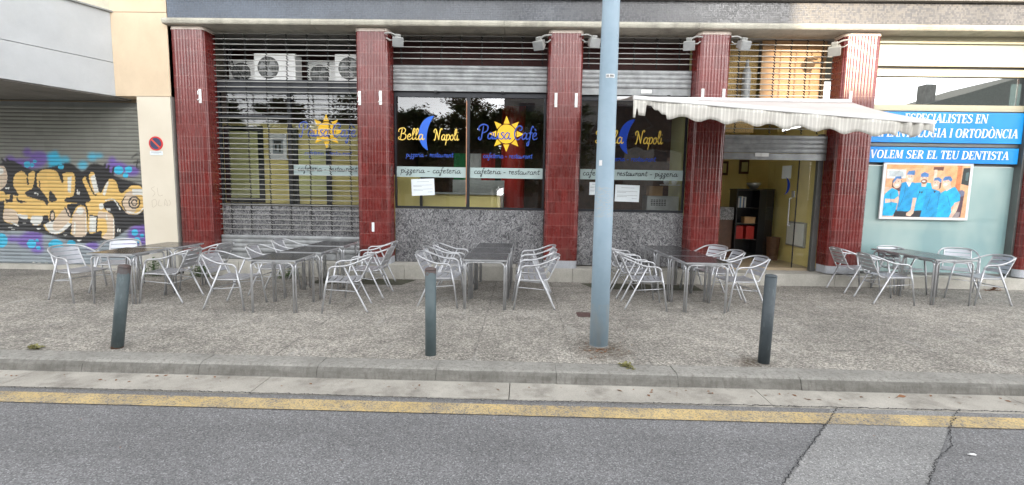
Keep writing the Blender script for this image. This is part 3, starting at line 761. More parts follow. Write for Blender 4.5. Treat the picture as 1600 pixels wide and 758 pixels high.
def lock(x, z, w, root, mt='white_plastic'):
    b = MB(); b.box((x-w/2, 9.79, z-.035), (x+w/2, 9.806, z+.035)); b.box((x-.02, 9.78, z-.015), (x+.02, 9.79, z+.01)); b.build('lock_plate', M[mt], root)
lock(2.32, 3.70, .2, s3); lock(4.60, 2.535, .26, s4); lock(-.95, 3.71, .28, s2, 'galv')
for x, r0 in ((-1.75, s2), (-.45, s2), (2.75, s3)):
    MB().box((x-.03, 9.78, (3.655 if r0 is s2 else 3.625)-.02), (x+.03, 9.80, (3.655 if r0 is s2 else 3.625)+.012)).build('stop', M['black'], r0)

# swirled panels below the windows
for a, b in ((-6.10, -3.24), (-2.58, .40), (1.07, 3.17)):
    MB().box((a, 9.87, .292), (b, 9.95, 1.37)).build('lower_panel', M['swirl'], caf)

# windows
def window(x0, x1, z0, z1, mull, transoms=(), label=None, tb=.1):
    y0, y1 = 9.865, 9.935; f = .035
    b = MB()
    b.box((x0, y0, z0), (x1, y1, z0+.045)); b.box((x0, y0, z1-tb), (x1, y1, z1))
    b.box((x0, y0, z0+.046), (x0+f, y1, z1-tb-.001)); b.box((x1-f, y0, z0+.046), (x1, y1, z1-tb-.001))
    for mx in mull: b.box((mx-.032, y0-.004, z0+.046), (mx+.032, y1, z1-tb-.001))
    for (a, c, zz) in transoms: b.box((a, y0+.002, zz-.035), (c, y1-.002, zz+.035))
    w = b.build('window', M['darkframe'], caf, label=label)
    MB().quad((x0+.02, 9.90, z0+.03), (x1-.02, 9.90, z0+.03), (x1-.02, 9.90, z1-.05), (x0+.02, 9.90, z1-.05)).build('pane', M['glass'], w)
    return w
w1 = window(-6.10, -3.24, 1.375, 3.85, (-4.68,), ((-6.06, -4.71, 3.13),), 'window behind the closed grille', .25)
w2 = window(-2.58, .40, 1.375, 3.66, (-1.12,))
w3 = window(1.07, 3.17, 1.375, 3.63, ())
MB().box((-1.16, 9.855, 1.47), (-1.143, 9.862, 3.5)).build('rust_strip', simple('bare_orange_strip', (.45, .22, .12), .7, var=.3), w2)
YD = 9.893
# moons and suns
def moon(cx, cz, r, y, mt, par, cut=.62, dx=.46, rot=-.18, ang=None):
    # crescent: outer arc bulging left, inner arc shallower
    def pt(a, R_, ox): return (ox+R_*math.cos(a), R_*math.sin(a))
    out = []
    a0 = math.radians(98); a1 = math.radians(262)
    top = pt(a0, 1, 0); 
    N = 24
    for i in range(N+1): out.append(pt(a0+(a1-a0)*i/N, 1, 0))
    # inner arc between the same tips with a larger radius
    t0, t1 = out[-1], out[0]; hx = t0[0]; hz = abs(t0[1]); R2 = 1.9; ox = hx+math.sqrt(max(0, R2*R2-hz*hz))
    b1 = math.atan2(t0[1], t0[0]-ox); b0 = math.atan2(t1[1], t1[0]-ox)
    b1 = b1 if b1 > 0 else b1+2*math.pi
    for i in range(1, N): out.append(pt(b1+(b0-b1)*i/N, R2, ox))
    c, s_ = math.cos(rot), math.sin(rot)
    P = [(cx+r*(c*u*.82-s_*v)+0, cz+r*(s_*u+c*v)) for u, v in out]
    mb = MB(); n = N+1
    A = P[:n]; B = [P[0]]+P[n:][::-1]+[P[N]]
    for i in range(N):
        mb.quad((A[i][0], y, A[i][1]), (A[i+1][0], y, A[i+1][1]), (B[i+1][0], y, B[i+1][1]), (B[i][0], y, B[i][1]))
    return mb.build('moon_decal', mt, par)
def sun_decal(cx, cz, R_, y, par):
    mb = MB(); r1 = R_*.53
    mb.poly([(cx+r1*math.cos(2*math.pi*i/40), y, cz+r1*math.sin(2*math.pi*i/40)) for i in range(40)])
    for k in range(8):
        a = math.pi/4*k; h = .30; g = R_*.60
        L = R_ if k % 2 == 0 else R_*.98
        mb.poly([(cx+L*math.cos(a), y, cz+L*math.sin(a)), (cx+g*math.cos(a+h), y, cz+g*math.sin(a+h)), (cx+g*math.cos(a-h), y, cz+g*math.sin(a-h))])
    return mb.build('sun_decal', M['yellow_vinyl'], par)
moon(-1.82, 2.855, .345, YD, M['blue_vinyl'], w2)
script('Bella', -2.50, -2.01, 2.735, .105, YD-.004, .018, 'lettering', M['cream_vinyl'], w2)
script('Napoli', -1.79, -1.31, 2.735, .105, YD-.004, .018, 'lettering', M['cream_vinyl'], w2)
script('pizzeria - restaurant', -2.36, -1.42, 2.40, .05, YD-.004, .010, 'lettering', M['navy_vinyl'], w2)
sun_decal(-.365, 2.87, .35, YD, w2)
script('Pausa', -.90, -.29, 2.77, .125, YD-.004, .019, 'lettering', M['navy_vinyl'], w2)
script('Cafè', -.22, .24, 2.77, .125, YD-.004, .019, 'lettering', M['navy_vinyl'], w2)
script('cafeteria - restaurant', -.82, .15, 2.40, .05, YD-.004, .010, 'lettering', M['navy_vinyl'], w2)
def band(x0, x1, z0, z1, par): return MB().quad((x0, YD, z0), (x1, YD, z0), (x1, YD, z1), (x0, YD, z1)).build('frosted_band', M['frost_vinyl'], par)
band(-2.55, -1.16, 2.0, 2.205, w2); band(-1.08, .37, 2.0, 2.205, w2)
script('pizzeria - cafeteria', -2.47, -1.27, 2.085, .055, YD-.004, .011, 'lettering', M['ink'], w2)
script('cafeteria - restaurant', -1.0, .30, 2.085, .055, YD-.004, .011, 'lettering', M['ink'], w2)
moon(2.13, 2.84, .345, YD, M['dkblue_vinyl'], w3)
script('Bella', 1.40, 1.92, 2.72, .12, YD-.004, .018, 'lettering', M['cream_vinyl'], w3)
script('Napoli', 2.18, 2.70, 2.72, .12, YD-.004, .018, 'lettering', M['cream_vinyl'], w3)
script('pizzeria - restaurant', 1.62, 2.58, 2.38, .05, YD-.004, .010, 'lettering', M['dkblue_vinyl'], w3)
band(1.11, 3.13, 2.01, 2.21, w3)
script('cafeteria - restaurant - pizzeria', 1.16, 3.02, 2.09, .055, YD-.004, .011, 'lettering', M['ink'], w3)
sun_decal(-3.95, 2.87, .34, YD, w1)
script('Pausa', -4.48, -3.90, 2.77, .125, YD-.004, .019, 'lettering', M['navy_vinyl'], w1)
script('Cafè', -3.83, -3.36, 2.77, .125, YD-.004, .019, 'lettering', M['navy_vinyl'], w1)
script('cafeteria - restaurant', -4.40, -3.45, 2.40, .05, YD-.004, .010, 'lettering', M['navy_vinyl'], w1)
band(-4.63, -3.28, 2.0, 2.205, w1)
script('cafeteria - restaurant', -4.55, -3.35, 2.085, .055, YD-.004, .011, 'lettering', M['ink'], w1)

# ---------------- inside the cafe
def wallpart(a, b, mt, name='inner_wall'): return MB().box(a, b).build(name, M[mt], caf)
wallpart((-6.75, 9.99, .10), (6.6, 13.6, .30), 'beige_floor', 'inner_floor')
wallpart((-6.75, 13.3, .301), (6.6, 13.5, 4.75), 'wood', 'inner_wall')
wallpart((-6.75, 9.96, .301), (-6.70, 13.29, 4.75), 'cream2')
wallpart((5.84, 9.96, .301), (5.95, 11.75, 3.2), 'yellow_wall')
wallpart((5.84, 11.76, .301), (5.95, 13.29, 4.75), 'yellow_wall')
wallpart((3.9, 13.15, .301), (5.83, 13.29, 4.75), 'yellow_wall')
wallpart((-3.0, 9.97, .301), (-2.85, 13.29, 2.05), 'yellow_wall')
wallpart((-3.0, 9.97, 2.052), (-2.85, 13.29, 4.75), 'maroon')
wallpart((3.3, 9.97, 1.3), (3.45, 11.4, 4.75), 'pale_yellow')
wallpart((-6.69, 9.96, 3.80), (-3.02, 11.2, 3.87), 'darkframe', 'unit_shelf')
wallpart((-6.69, 11.21, 3.2), (-3.02, 11.3, 4.75), 'maroon')
wallpart((-2.84, 10.35, 3.5), (3.29, 10.42, 4.75), 'maroon')
# bay one: yellow partition with black framed panels
wallpart((-6.69, 10.95, .301), (-3.02, 11.02, 3.15), 'yellow_wall')
MB().box((-6.66, 10.93, 1.40), (-5.78, 10.945, 3.08)).build('black_panel_frame', M['black'], caf)
MB().box((-6.54, 10.915, 1.50), (-5.90, 10.928, 2.96)).build('pale_panel', M['pale_yellow'], caf)
MB().box((-5.20, 10.86, 1.38), (-4.99, 10.92, 3.05)).build('black_panel_frame', M['black'], caf)
MB().box((-4.36, 10.86, 1.38), (-4.26, 10.92, 2.62)).build('black_panel_frame', M['black'], caf)
MB().box((-4.98, 10.88, 1.55), (-4.37, 10.91, 2.58)).build('pale_panel', M['pale_yellow'], caf)
# framed black and white picture on the yellow partition
pf = thing('framed_picture', 'white framed black and white picture on the yellow wall behind the closed grille', 'picture', (-5.43, 10.93, 2.64))
MB().box((-5.64, 10.915, 2.36), (-5.25, 10.94, 2.92)).build('frame', M['white'], pf)
mb = MB(); mb.box((-5.56, 10.909, 2.48), (-5.33, 10.914, 2.82)); mb.build('print', M['print'], pf)
mb = MB(); mb.box((-5.53, 10.904, 2.70), (-5.36, 10.9085, 2.77)); mb.box((-5.51, 10.904, 2.55), (-5.47, 10.9085, 2.69)); mb.box((-5.42, 10.904, 2.52), (-5.38, 10.9085, 2.69)); mb.build('figure_shape', M['black'], pf)

# counter, flag and column behind the middle window
ct = thing('service_counter', 'low yellow fronted service counter behind the middle window', 'counter', (-1.2, 10.8, .3))
MB().box((-2.84, 10.5, .302), (-.5, 10.95, 1.66)).build('counter_front', M['yellow_wall'], ct)
MB().box((-2.30, 10.42, 1.662), (-.42, 11.0, 1.70)).build('counter_top', M['pale_grey'], ct)
MB().box((-2.84, 10.40, 1.0), (-2.20, 10.495, 2.05)).build('side_panel', M['yellow_wall'], ct)
MB().box((-2.195, 10.40, 1.0), (-2.15, 10.49, 1.75)).build('edge_post', M['black'], ct)
MB().box((-1.6, 11.1, .302), (-.3, 11.5, 1.98)).build('glass_case', M['pale_grey'], ct)
fl = thing('italian_flag', 'green white and red striped flag hanging behind the middle window', 'flag', (-1.25, 12.4, 1.9))
def cloth(x0, x1, z0, z1, y, ph):
    mb = MB(); n = 12
    for i in range(n+1):
        x = x0+(x1-x0)*i/n; yy = y+.02*math.sin(ph+i*.9); mb.v += [(x, yy, z0), (x, yy, z1), (x, yy+.006, z0), (x, yy+.006, z1)]
    for i in range(n): a = 4*i; mb.face((a, a+4, a+5, a+1)); mb.face((a+2, a+3, a+7, a+6))
    return mb
for i, mt in enumerate(('green_cloth', 'white_cloth', 'red_cloth')):
    cloth(-1.69+.33*i, -1.36+.33*i, 1.82, 2.62, 11.9, i*2).build('stripe', M[mt], fl)
co = MB().lathe([(.27, .302), (.27, 4.74)], 28, (-.26, 11.3)); co.build('inner_column', M['red'], caf, smooth=False)

# oven and boxes behind the right window
ov = thing('counter_oven', 'stainless counter oven with dark vents behind the right window', 'oven', (2.9, 10.5, 1.2))
MB().box((2.58, 10.42, 1.30), (3.24, 10.8, 1.70)).build('casing', M['alu'], ov, bevel=.01)
mb = MB()
for i in range(6):
    for k in range(4): mb.box((2.66+i*.055, 10.412, 1.50+k*.035), (2.70+i*.055, 10.418, 1.52+k*.035))
mb.build('vents', M['black'], ov)
MB().box((2.5, 10.40, .302), (3.28, 10.9, 1.298)).build('stand', M['black'], ov)
mb = MB(); mb.box((0, 0, 0), (.28, .25, .20)); mb.box((-.004, -.004, .17), (.284, .254, .205))
bx = mb.build('cardboard_box', M['orange']); bx.location = (2.63, 10.46, 1.702); tag(bx, 'small tan cardboard box on top of the counter oven', 'box')
sh = thing('wall_shelf', 'thin white shelf carrying cups above the oven', 'shelf', (3.08, 10.6, 1.93))
MB().box((2.92, 10.45, 1.925), (3.27, 10.75, 1.945)).build('board', M['white'], sh)
for x in (3.0, 3.17):
    c = MB().lathe([(.03, 0), (.055, .03), (.06, .10), (.052, .10), (.045, .03)], 16).build('cup', M['white'], None, smooth=True)
    c.location = (x, 10.55, 1.946); tag(c, 'small white cup at the %s end of the shelf above the oven' % ('left' if x < 3.1 else 'right'), 'cup', 'white cups on the shelf')

# doorway: jamb, glass door, wall box, bookcase, counter, pictures
MB().box((5.735, 9.87, .26), (5.835, 9.955, 2.95)).build('door_jamb', M['post'], caf)
gd = MB().box((-.0, -.006, 0), (.0001, .006, .0001))
dr = MB(); a = Vector((5.43, 9.98, 0)); b_ = Vector((5.25, 10.82, 0)); t = (b_-a).normalized(); nn = Vector((-t.y, t.x, 0))*.005
dr.prism_z([(a-nn)[:2], (b_-nn)[:2], (b_+nn)[:2], (a+nn)[:2]], .31, 2.46); door = dr.build('glass_door', M['door_glass'], caf)
dr = MB(); dr.tube([(a.x, a.y, .31), (a.x, a.y, 2.46)], .012, 6); dr.build('edge_seal', M['black'], door)
c0 = a+t*.12+Vector((-.05, 0, 0)); dr = MB(); dr.tube([(c0.x+.04, c0.y, 1.15), (c0.x, c0.y, 1.15), (c0.x, c0.y, 1.7), (c0.x+.04, c0.y, 1.7)], .013, 8); dr.build('pull_handle', M['alu'], door)
dr = MB(); q = a+t*.10; dr.box((q.x-.012, q.y-.04, 1.72), (q.x+.012, q.y+.04, 1.85)); dr.build('lock', M['pale_grey'], door)
def on_door(s0, s1, z0, z1): p, q = a+t*s0-Vector((.012, .002, 0)), a+t*s1-Vector((.012, .002, 0)); return MB().quad((p.x, p.y, z0), (q.x, q.y, z0), (q.x, q.y, z1), (p.x, p.y, z1))
on_door(.18, .44, 2.10, 2.36).build('notice', M['paper'], door)
mb = MB()
for i in range(12):
    A = math.radians(80-160*i/12); B = math.radians(80-160*(i+1)/12)
    def P(an, k): s_ = .20+.16*math.cos(an)*k; z_ = 1.95+.18*math.sin(an); p = a+t*(.55-s_)-Vector((.012, .002, 0)); return (p.x, p.y, z_)
    mb.quad(P(A, 1), P(B, 1), P(B, .55), P(A, .55))
mb.build('moon_decal', M['dkblue_vinyl'], door)
MB().box((5.44, 9.962, .31), (5.73, 9.974, 2.46)).build('side_light', M['door_glass'], caf)
eb = thing('meter_box', 'white flat meter box on the yellow entrance wall', 'box', (5.8, 10.6, .9))
MB().box((5.79, 10.25, .68), (5.838, 10.95, 1.20)).build('casing', M['pale_grey'], eb, bevel=.004)
MB().box((5.782, 10.28, .71), (5.789, 10.92, 1.17)).build('lid', M['white'], eb)
bk = thing('bookcase', 'tall black bookcase just inside the open doorway', 'bookcase', (5.1, 11.7, .3))
MB().box((4.86, 11.4, .302), (4.89, 11.8, 1.86)).build('side_panel', M['black'], bk)
MB().box((5.37, 11.4, .302), (5.70, 11.8, 1.86)).build('side_panel', M['black'], bk)
MB().box((4.85, 11.39, 1.861), (5.71, 11.81, 1.89)).build('top', M['black'], bk)
MB().box((4.89, 11.78, .302), (5.37, 11.80, 1.86)).build('back', M['black'], bk)
for z in (.38, .72, 1.08, 1.44): MB().box((4.892, 11.41, z), (5.368, 11.775, z+.02)).build('shelf', M['black'], bk)
colb = [(.6, .6, .58), (.15, .3, .5), (.7, .68, .6), (.1, .12, .2), (.5, .5, .48)]
for i in range(5):
    b = MB(); b.box((-.014, 0, 0), (.014, .18, .23+.015*(i % 3))); b.box((-.0125, -.001, .05), (.0125, 0, .09))
    o = b.build('book', simple('book_cover', colb[i], .6)); o.location = (4.93+i*.036, 11.44, 1.4605)
    tag(o, ['pale grey book at the left end of the bookcase shelf', 'blue book next to the left end of the bookcase shelf', 'cream book in the middle of the bookcase shelf', 'dark navy book right of the cream book', 'grey book at the right end of the row in the bookcase'][i], 'book', 'books on the upper shelf')
b = MB(); b.box((-.12, 0, 0), (.12, .2, .12)); b.box((-.124, -.004, .122), (.124, .204, .15)); o = b.build('storage_box', M['orange'], bevel=.004); o.location = (5.20, 11.43, 1.1005); tag(o, 'small tan storage box on the middle shelf of the bookcase', 'box')
for i, x in enumerate((4.97, 5.22)):
    b = MB(); b.box((-.09, 0, 0), (.09, .25, .30)); b.box((-.06, -.003, .15), (.06, 0, .25)); o = b.build('red_folder', M['red']); o.location = (x, 11.43, .7405); tag(o, 'red ring folder low in the black bookcase, the %s one' % ('left' if i == 0 else 'right'), 'folder', 'red folders in the bookcase')
bc = thing('bar_counter', 'granite topped wooden bar counter inside the open doorway', 'counter', (4.4, 11.7, .3))
MB().box((3.5, 11.5, .302), (4.84, 12.0, 1.17)).build('front', M['wood'], bc)
MB().box((3.46, 11.46, 1.172), (4.84, 12.05, 1.46)).build('granite_band', M['swirl'], bc)
for x, z in ((5.18, 2.43), (5.93-.2, 2.47), (4.5, 2.44)):
    p = thing('picture_frame', 'small dark framed picture on the back wall, ' + {5.18: 'between the other two', 4.5: 'nearest the fourth pillar'}.get(x, 'nearest the glass door'), 'picture', (x, 13.12, z), 'dark frames on the back wall')
    MB().box((x-.13, 13.10, z-.18), (x+.13, 13.145, z+.18)).build('frame', M['wood'], p); MB().box((x-.08, 13.094, z-.12), (x+.08, 13.099, z+.12)).build('print', M['pale_yellow'], p)
bw = MB().lathe([(.05, 0), (.08, .01), (.15, .10), (.155, .14), (.145, .14), (.07, .02)], 20).build('glass_bowl', M['alu'], smooth=True); bw.location = (5.3, 11.58, 1.891); tag(bw, 'shiny round bowl on top of the black bookcase', 'bowl')
bn = MB().lathe([(.11, 0), (.14, .5), (.145, .52), (.13, .52), (.10, .02)], 16).build('waste_bin', M['wood'], smooth=False); bn.location = (5.62, 11.15, .301); tag(bn, 'brown waste bin beside the bookcase inside the doorway', 'bin')

# things behind the upper grille over the door
MB().box((4.60, 10.06, 3.60), (5.835, 10.10, 4.745)).build('upper_board', M['orange'], caf)
MB().box((3.85, 10.2, 3.0), (4.59, 10.26, 4.745)).build('upper_board', simple('golden_straw_screen', (.40, .27, .10), .8, var=.7, nscale=45, world=True), caf)
MB().box((3.80, 9.97, 3.55), (5.835, 10.30, 3.595)).build('upper_shelf', M['wood'], caf)
mb = MB(); mb.lathe([(.08, 0), (.08, .55), (.06, .6), (.03, .7), (.03, .78)], 14); o = mb.build('gas_cylinder', M['grey'], smooth=False); o.location = (4.33, 10.08, 3.60); tag(o, 'tan cylinder standing on the shelf above the doorway', 'cylinder')

# air conditioners on the shelf in the left bay
def ac_unit():
    r0 = thing('air_conditioner', '', 'air conditioner')
    MB().box((-.42, 0, 0), (.42, .30, .55)).build('casing', M['white_plastic'], r0, bevel=.01)
    ring = MB()
    ring.tube([(-.13+.21*math.cos(2*math.pi*i/24), -.006, .27+.21*math.sin(2*math.pi*i/24)) for i in range(25)], .008, 6, cap=False)
    ring.build('fan_ring', M['dark_grey'], r0)
    mb = MB(); mb.poly([(-.13+.205*math.cos(2*math.pi*i/32), -.003, .27+.205*math.sin(2*math.pi*i/32)) for i in range(32)]); mb.build('fan_opening', M['dark_grey'], r0)
    mb = MB()
    for k in range(3):
        a0 = k*2.1+.3; mb.poly([(-.13, -.005, .27)]+[(-.13+.17*math.cos(a0+j*.3), -.005-.002*j, .27+.17*math.sin(a0+j*.3)) for j in range(4)])
    for k in range(-3, 4): w_ = math.sqrt(max(0, .2**2-(k*.06)**2)); mb.box((-.13-w_, -.014, .27+k*.06-.003), (-.13+w_, -.011, .27+k*.06+.003)); mb.box((-.13+k*.06-.003, -.0185, .27-w_), (-.13+k*.06+.003, -.0155, .27+w_))
    mb.build('fan_guard', M['grey'], r0)
    mb = MB()
    for k in range(8): mb.box((.16, -.008, .06+k*.055), (.38, -.002, .085+k*.055))
    mb.build('louvres', M['white'], r0)
    return r0
ac = ac_unit()
for i, (x, y, z, s_, l) in enumerate([(-5.06, 10.12, 3.871, 1.0, 'white air conditioner in front of the others, left of centre above the grilled window'),
                               (-5.84, 10.50, 3.871, .92, 'air conditioner half hidden behind another at the far left of the shelf'),
                               (-4.22, 10.58, 3.871, .92, 'set back air conditioner in the gap between two nearer ones'),
                               (-3.42, 10.12, 3.871, 1.0, 'white air conditioner at the right end, partly behind the tiled pillar')]):
    o = ac if i == 0 else copy_tree(ac); o.location = (x, y, z); o.scale = (s_, s_, s_); o['label'] = l; o['group'] = 'air conditioners above the grilled window'
pc = MB(); pc.tube(cr([(-6.05, 10.3, 4.6), (-6.08, 10.25, 4.3), (-6.0, 10.25, 4.05), (-5.9, 10.3, 3.92)], 6), .018, 8); pc.tube(cr([(-5.98, 10.3, 4.6), (-6.02, 10.25, 4.35), (-5.9, 10.25, 4.1), (-5.8, 10.3, 3.95)], 6), .014, 8)
tag(pc.build('pipe_bundle', M['black'], smooth=True), 'black pipes curving down the cream side wall beside the air conditioners', 'pipes')

# papers on the windows
def notice(x, z, w, h, rot, label):
    r0 = thing('paper_notice', label, 'notice', (x, 9.882, z)); c, s_ = math.cos(rot), math.sin(rot)
    def q(u, v): return (x+c*u-s_*v, z+s_*u+c*v)
    MB().prism_y([q(-w/2, -h/2), q(w/2, -h/2), q(w/2, h/2), q(-w/2, h/2)], 9.880, 9.883).build('sheet', M['paper'], r0)
    mb = MB(); rr = random.Random(int(x*100))
    for k, (a0, a1, v) in enumerate([(-.25, .28, .33), (-.42, .42, .12), (-.42, -.05, .05), (-.42, .42, -.12), (-.42, .0, -.2), (.2, .4, -.3)]):
        p0, p1 = q(a0*w, v*h), q(a1*w, v*h); mb.ribbon([p0, p1], .006, 9.879-k*.0001)
    mb.build('printed_lines', M['print'], r0)
notice(-2.02, 1.80, .46, .33, .05, 'white printed notice taped inside the left pane of the middle window')
notice(2.05, 1.745, .48, .33, -.02, 'large white printed notice on the window right of the lamp pole')
notice(1.40, 1.83, .20, .25, 0, 'small white paper half hidden behind the lamp pole')

# ================================================================== DENTAL CLINIC FRONT
dc = thing('dental_clinic_front', 'dental clinic shopfront with cream frames and frosted turquoise glass at the right end', 'shopfront', (8, 9.85, 0))
YC = 9.76
def dband(z0, z1, mt, name, y0=YC, y1=YC+.08, x0=6.52, x1=9.41): return MB().box((x0, y0, z0), (x1, y1, z1)).build(name, M[mt], dc)
dband(4.63, 4.75, 'cream_frame', 'frame_rail', YC-.02); dband(4.30, 4.628, 'fascia', 'fascia_panel', YC+.03, YC+.08)
dband(4.215, 4.298, 'cream_frame', 'frame_rail', YC-.02); dband(4.16, 4.214, 'black', 'shadow_gap', YC+.04, YC+.08); dband(4.03, 4.158, 'cream_frame', 'frame_rail', YC-.03)
dband(3.51, 4.028, 'mirror_glass', 'fanlight', YC+.03, YC+.036); dband(3.395, 3.508, 'cream_frame', 'frame_rail', YC-.03)
dband(3.50, 4.02, 'post', 'inner_blind', YC+.3, YC+.32)
dband(2.735, 2.80, 'post', 'frame_rail', YC-.0, YC+.06); dband(2.37, 3.39, 'post', 'sign_backing', YC+.062, YC+.08)
dband(.30, 2.365, 'frosted', 'frosted_window', YC+.04, YC+.06); dband(.255, .298, 'post', 'frame_rail', YC-.01)
MB().box((9.415, YC-.10, .255), (9.53, YC+.10, 4.74)).build('frame_post', M['post'], dc, bevel=.006)
MB().box((6.52, YC-.0, .30), (6.56, YC+.035, 2.365)).build('frame_post', M['post'], dc)
MB().box((9.6, YC, .26), (13.0, YC+.1, 4.74)).build('side_window', M['frosted'], dc)
def sign(z0, z1, label, lines, x1=9.41):
    r0 = thing('sign_board', label, 'sign', (8, YC-.03, (z0+z1)/2))
    MB().box((6.53, YC-.045, z0), (x1, YC-.012, z1)).build('board', M['sign_blue'], r0, bevel=.003)
    for txt, xa, xb, zb, h in lines: serif(txt, xa, xb, zb, h, YC-.049, 'lettering', M['sign_white'], r0)
sign(2.80, 3.375, 'upper blue sign board with two lines of white capitals', [('ESPECIALISTES EN', 7.18, 8.73, 3.175, .165), ('IMPLANTOLOGIA I ORTODÒNCIA', 6.56, 9.32, 2.905, .165)])
sign(2.42, 2.715, 'lower blue sign board with one line of white capitals above the poster', [('VOLEM SER EL TEU DENTISTA', 6.60, 9.20, 2.50, .155)], 9.38)

# poster of five clinic staff
pt = thing('staff_poster', 'white framed poster photo of five people in blue scrubs and caps', 'poster', (7.75, YC, 1.88))
MB().box((6.90, YC-.03, 1.335), (8.585, YC+.0, 2.435)).build('white_border', M['white'], pt, bevel=.003)
W_, H_ = 400, 260
P_ = Paint(W_, H_, (.80, .42, .22))
def U(u): return (u-205)*W_/(1200-205)
def V(v): return (v-42)*H_/(690-42)
skin = (.82, .54, .40); scrub = (.01, .42, .76); scrub2 = (.01, .33, .68); capc = (.06, .20, .48); dk = (.03, .03, .04)
def pp(pts, col, sm=False): P_.poly([(U(a_), V(b_)) for a_, b_ in pts], col, sm)
def pe(cx, cy, rx, ry, col, ang=0): P_.ell(U(cx), V(cy), rx*W_/995, ry*H_/648, col, 1, ang)
pp([(205,42),(640,42),(640,80),(205,90)], (.86,.36,.14)); pp([(1040,42),(1100,42),(1100,690),(1040,690)], (.62,.20,.07)); pp([(900,60),(1050,60),(1040,300),(900,260)], (.86,.40,.18))
pp([(210,100),(440,105),(440,210),(210,215)], (.75,.74,.72)); pp([(240,122),(410,125),(410,190),(240,190)], (.5,.55,.56))
pp([(640,60),(890,60),(880,125),(640,110)], (.80,.45,.22)); pp([(760,62),(885,62),(880,110),(760,105)], (.16,.05,.03)); pp([(775,100),(808,100),(805,260),(770,260)], (.75,.62,.5))
pp([(1115,75),(1200,70),(1195,290),(1105,270)], (.02,.03,.03)); pp([(1150,130),(1185,125),(1182,230),(1150,225)], (.08,.14,.14)); pp([(1085,350),(1160,360),(1140,680),(1060,680)], (.10,.05,.07)); pe(1120, 385, 40, 40, (.15,.16,.25))
pe(235, 360, 45, 40, skin)
pp([(340,600),(700,600),(700,690),(340,690)], dk); pp([(1000,600),(1130,620),(1120,690),(1000,690)], (.3,.25,.25))
# centre man
pp([(560,265),(640,255),(745,260),(770,330),(740,600),(565,610),(560,400)], scrub, False); pp([(630,245),(700,245),(690,310),(640,310)], skin); pe(663, 205, 46, 72, skin); pe(665, 245, 38, 32, (.28,.13,.08)); pe(660, 243, 20, 9, (.9,.9,.88)); pp([(620,150),(660,130),(712,150),(710,190),(618,190)], capc, False); pe(625, 378, 9, 11, dk); pe(650, 378, 9, 11, dk)
pe(645, 200, 7, 4, dk); pe(682, 200, 7, 4, dk)
# second from left
pp([(390,270),(470,245),(560,265),(600,300),(600,445),(550,450),(540,600),(520,620),(370,615),(385,450)], scrub2); pp([(450,250),(520,250),(490,320)], (.85,.75,.7)); pe(492, 200, 46, 66, skin); pp([(448,165),(470,120),(545,110),(545,170),(500,165)], capc); pe(490, 215, 18, 8, (.9,.9,.88)); pp([(550,450),(595,450),(575,640),(540,680),(490,670),(490,640),(540,600)], skin)
pe(478, 183, 6, 4, dk); pe(508, 183, 6, 4, dk)
# left woman
pp([(285,240),(330,190),(400,240),(395,370),(360,370),(330,340),(285,320)], (.10,.04,.035)); pp([(215,400),(290,330),(360,360),(385,440),(360,600),(330,680),(195,680),(200,560),(190,470)], scrub); pe(345, 268, 50, 66, skin); pp([(292,260),(320,190),(385,185),(395,220),(340,215),(300,270)], capc); pe(350, 292, 20, 9, (.9,.9,.88)); pp([(220,465),(330,470),(375,430),(392,480),(380,520),(300,505),(225,520)], skin); pe(325, 258, 6, 4, dk); pe(362, 252, 6, 4, dk)
pp([(165,600),(200,600),(195,690),(165,690)], dk)
# fourth
pp([(700,340),(760,330),(860,360),(885,400),(860,560),(850,690),(655,690),(690,500)], scrub2); pe(815, 270, 48, 68, skin); pp([(780,235),(785,200),(830,190),(872,215),(868,262),(820,225)], capc); pp([(850,255),(872,262),(868,320),(850,340)], (.12,.06,.05)); pp([(785,355),(820,360),(800,390)], dk); pe(808, 292, 20, 9, (.9,.9,.88)); pe(797, 255, 6, 4, dk); pe(830, 255, 6, 4, dk)
# right man
pp([(880,380),(960,330),(1040,305),(1110,400),(1115,480),(1060,510),(1020,560),(1030,690),(850,690),(865,500)], scrub); pp([(910,320),(980,270),(1000,320),(940,360)], skin); pe(932, 255, 50, 72, skin); pp([(885,215),(905,180),(970,178),(1000,215),(985,245),(950,220),(890,235)], capc); pe(922, 278, 22, 10, (.9,.9,.88)); pp([(1050,505),(1115,480),(1090,600),(1040,690),(1000,690),(1035,600)], skin); pe(912, 240, 6, 4, dk); pe(948, 238, 6, 4, dk)
for pts in ([(450,300),(440,420),(400,560)], [(620,350),(600,500)], [(760,420),(720,600)], [(960,420),(1000,540)], [(280,400),(300,560)], [(860,380),(850,560)], [(390,300),(385,560)]):
    P_.line([(U(a_), V(b_)) for a_, b_ in pts], 2.2, (.0, .14, .38))
P_.a *= (1+.16*np.sin(P_.X*.11+P_.Y*.05)*np.sin(P_.Y*.09+P_.X*.03)+.07*np.random.RandomState(3).randn(H_//4+1, W_//4+1).repeat(4, 0).repeat(4, 1)[:H_, :W_])[..., None]
for ax in (0, 1): P_.a = (P_.a+np.roll(P_.a, 1, ax)+np.roll(P_.a, -1, ax))/3
P_.a = np.clip(P_.a, 0, 1)
X = np.linspace(6.955, 8.53, W_); Z = np.linspace(2.385, 1.385, H_)
XX, ZZ = np.meshgrid(X, Z)
grid_mesh('photo', XX, np.full_like(XX, YC-.034), ZZ, P_.a, M['photo'], pt, smooth=False)

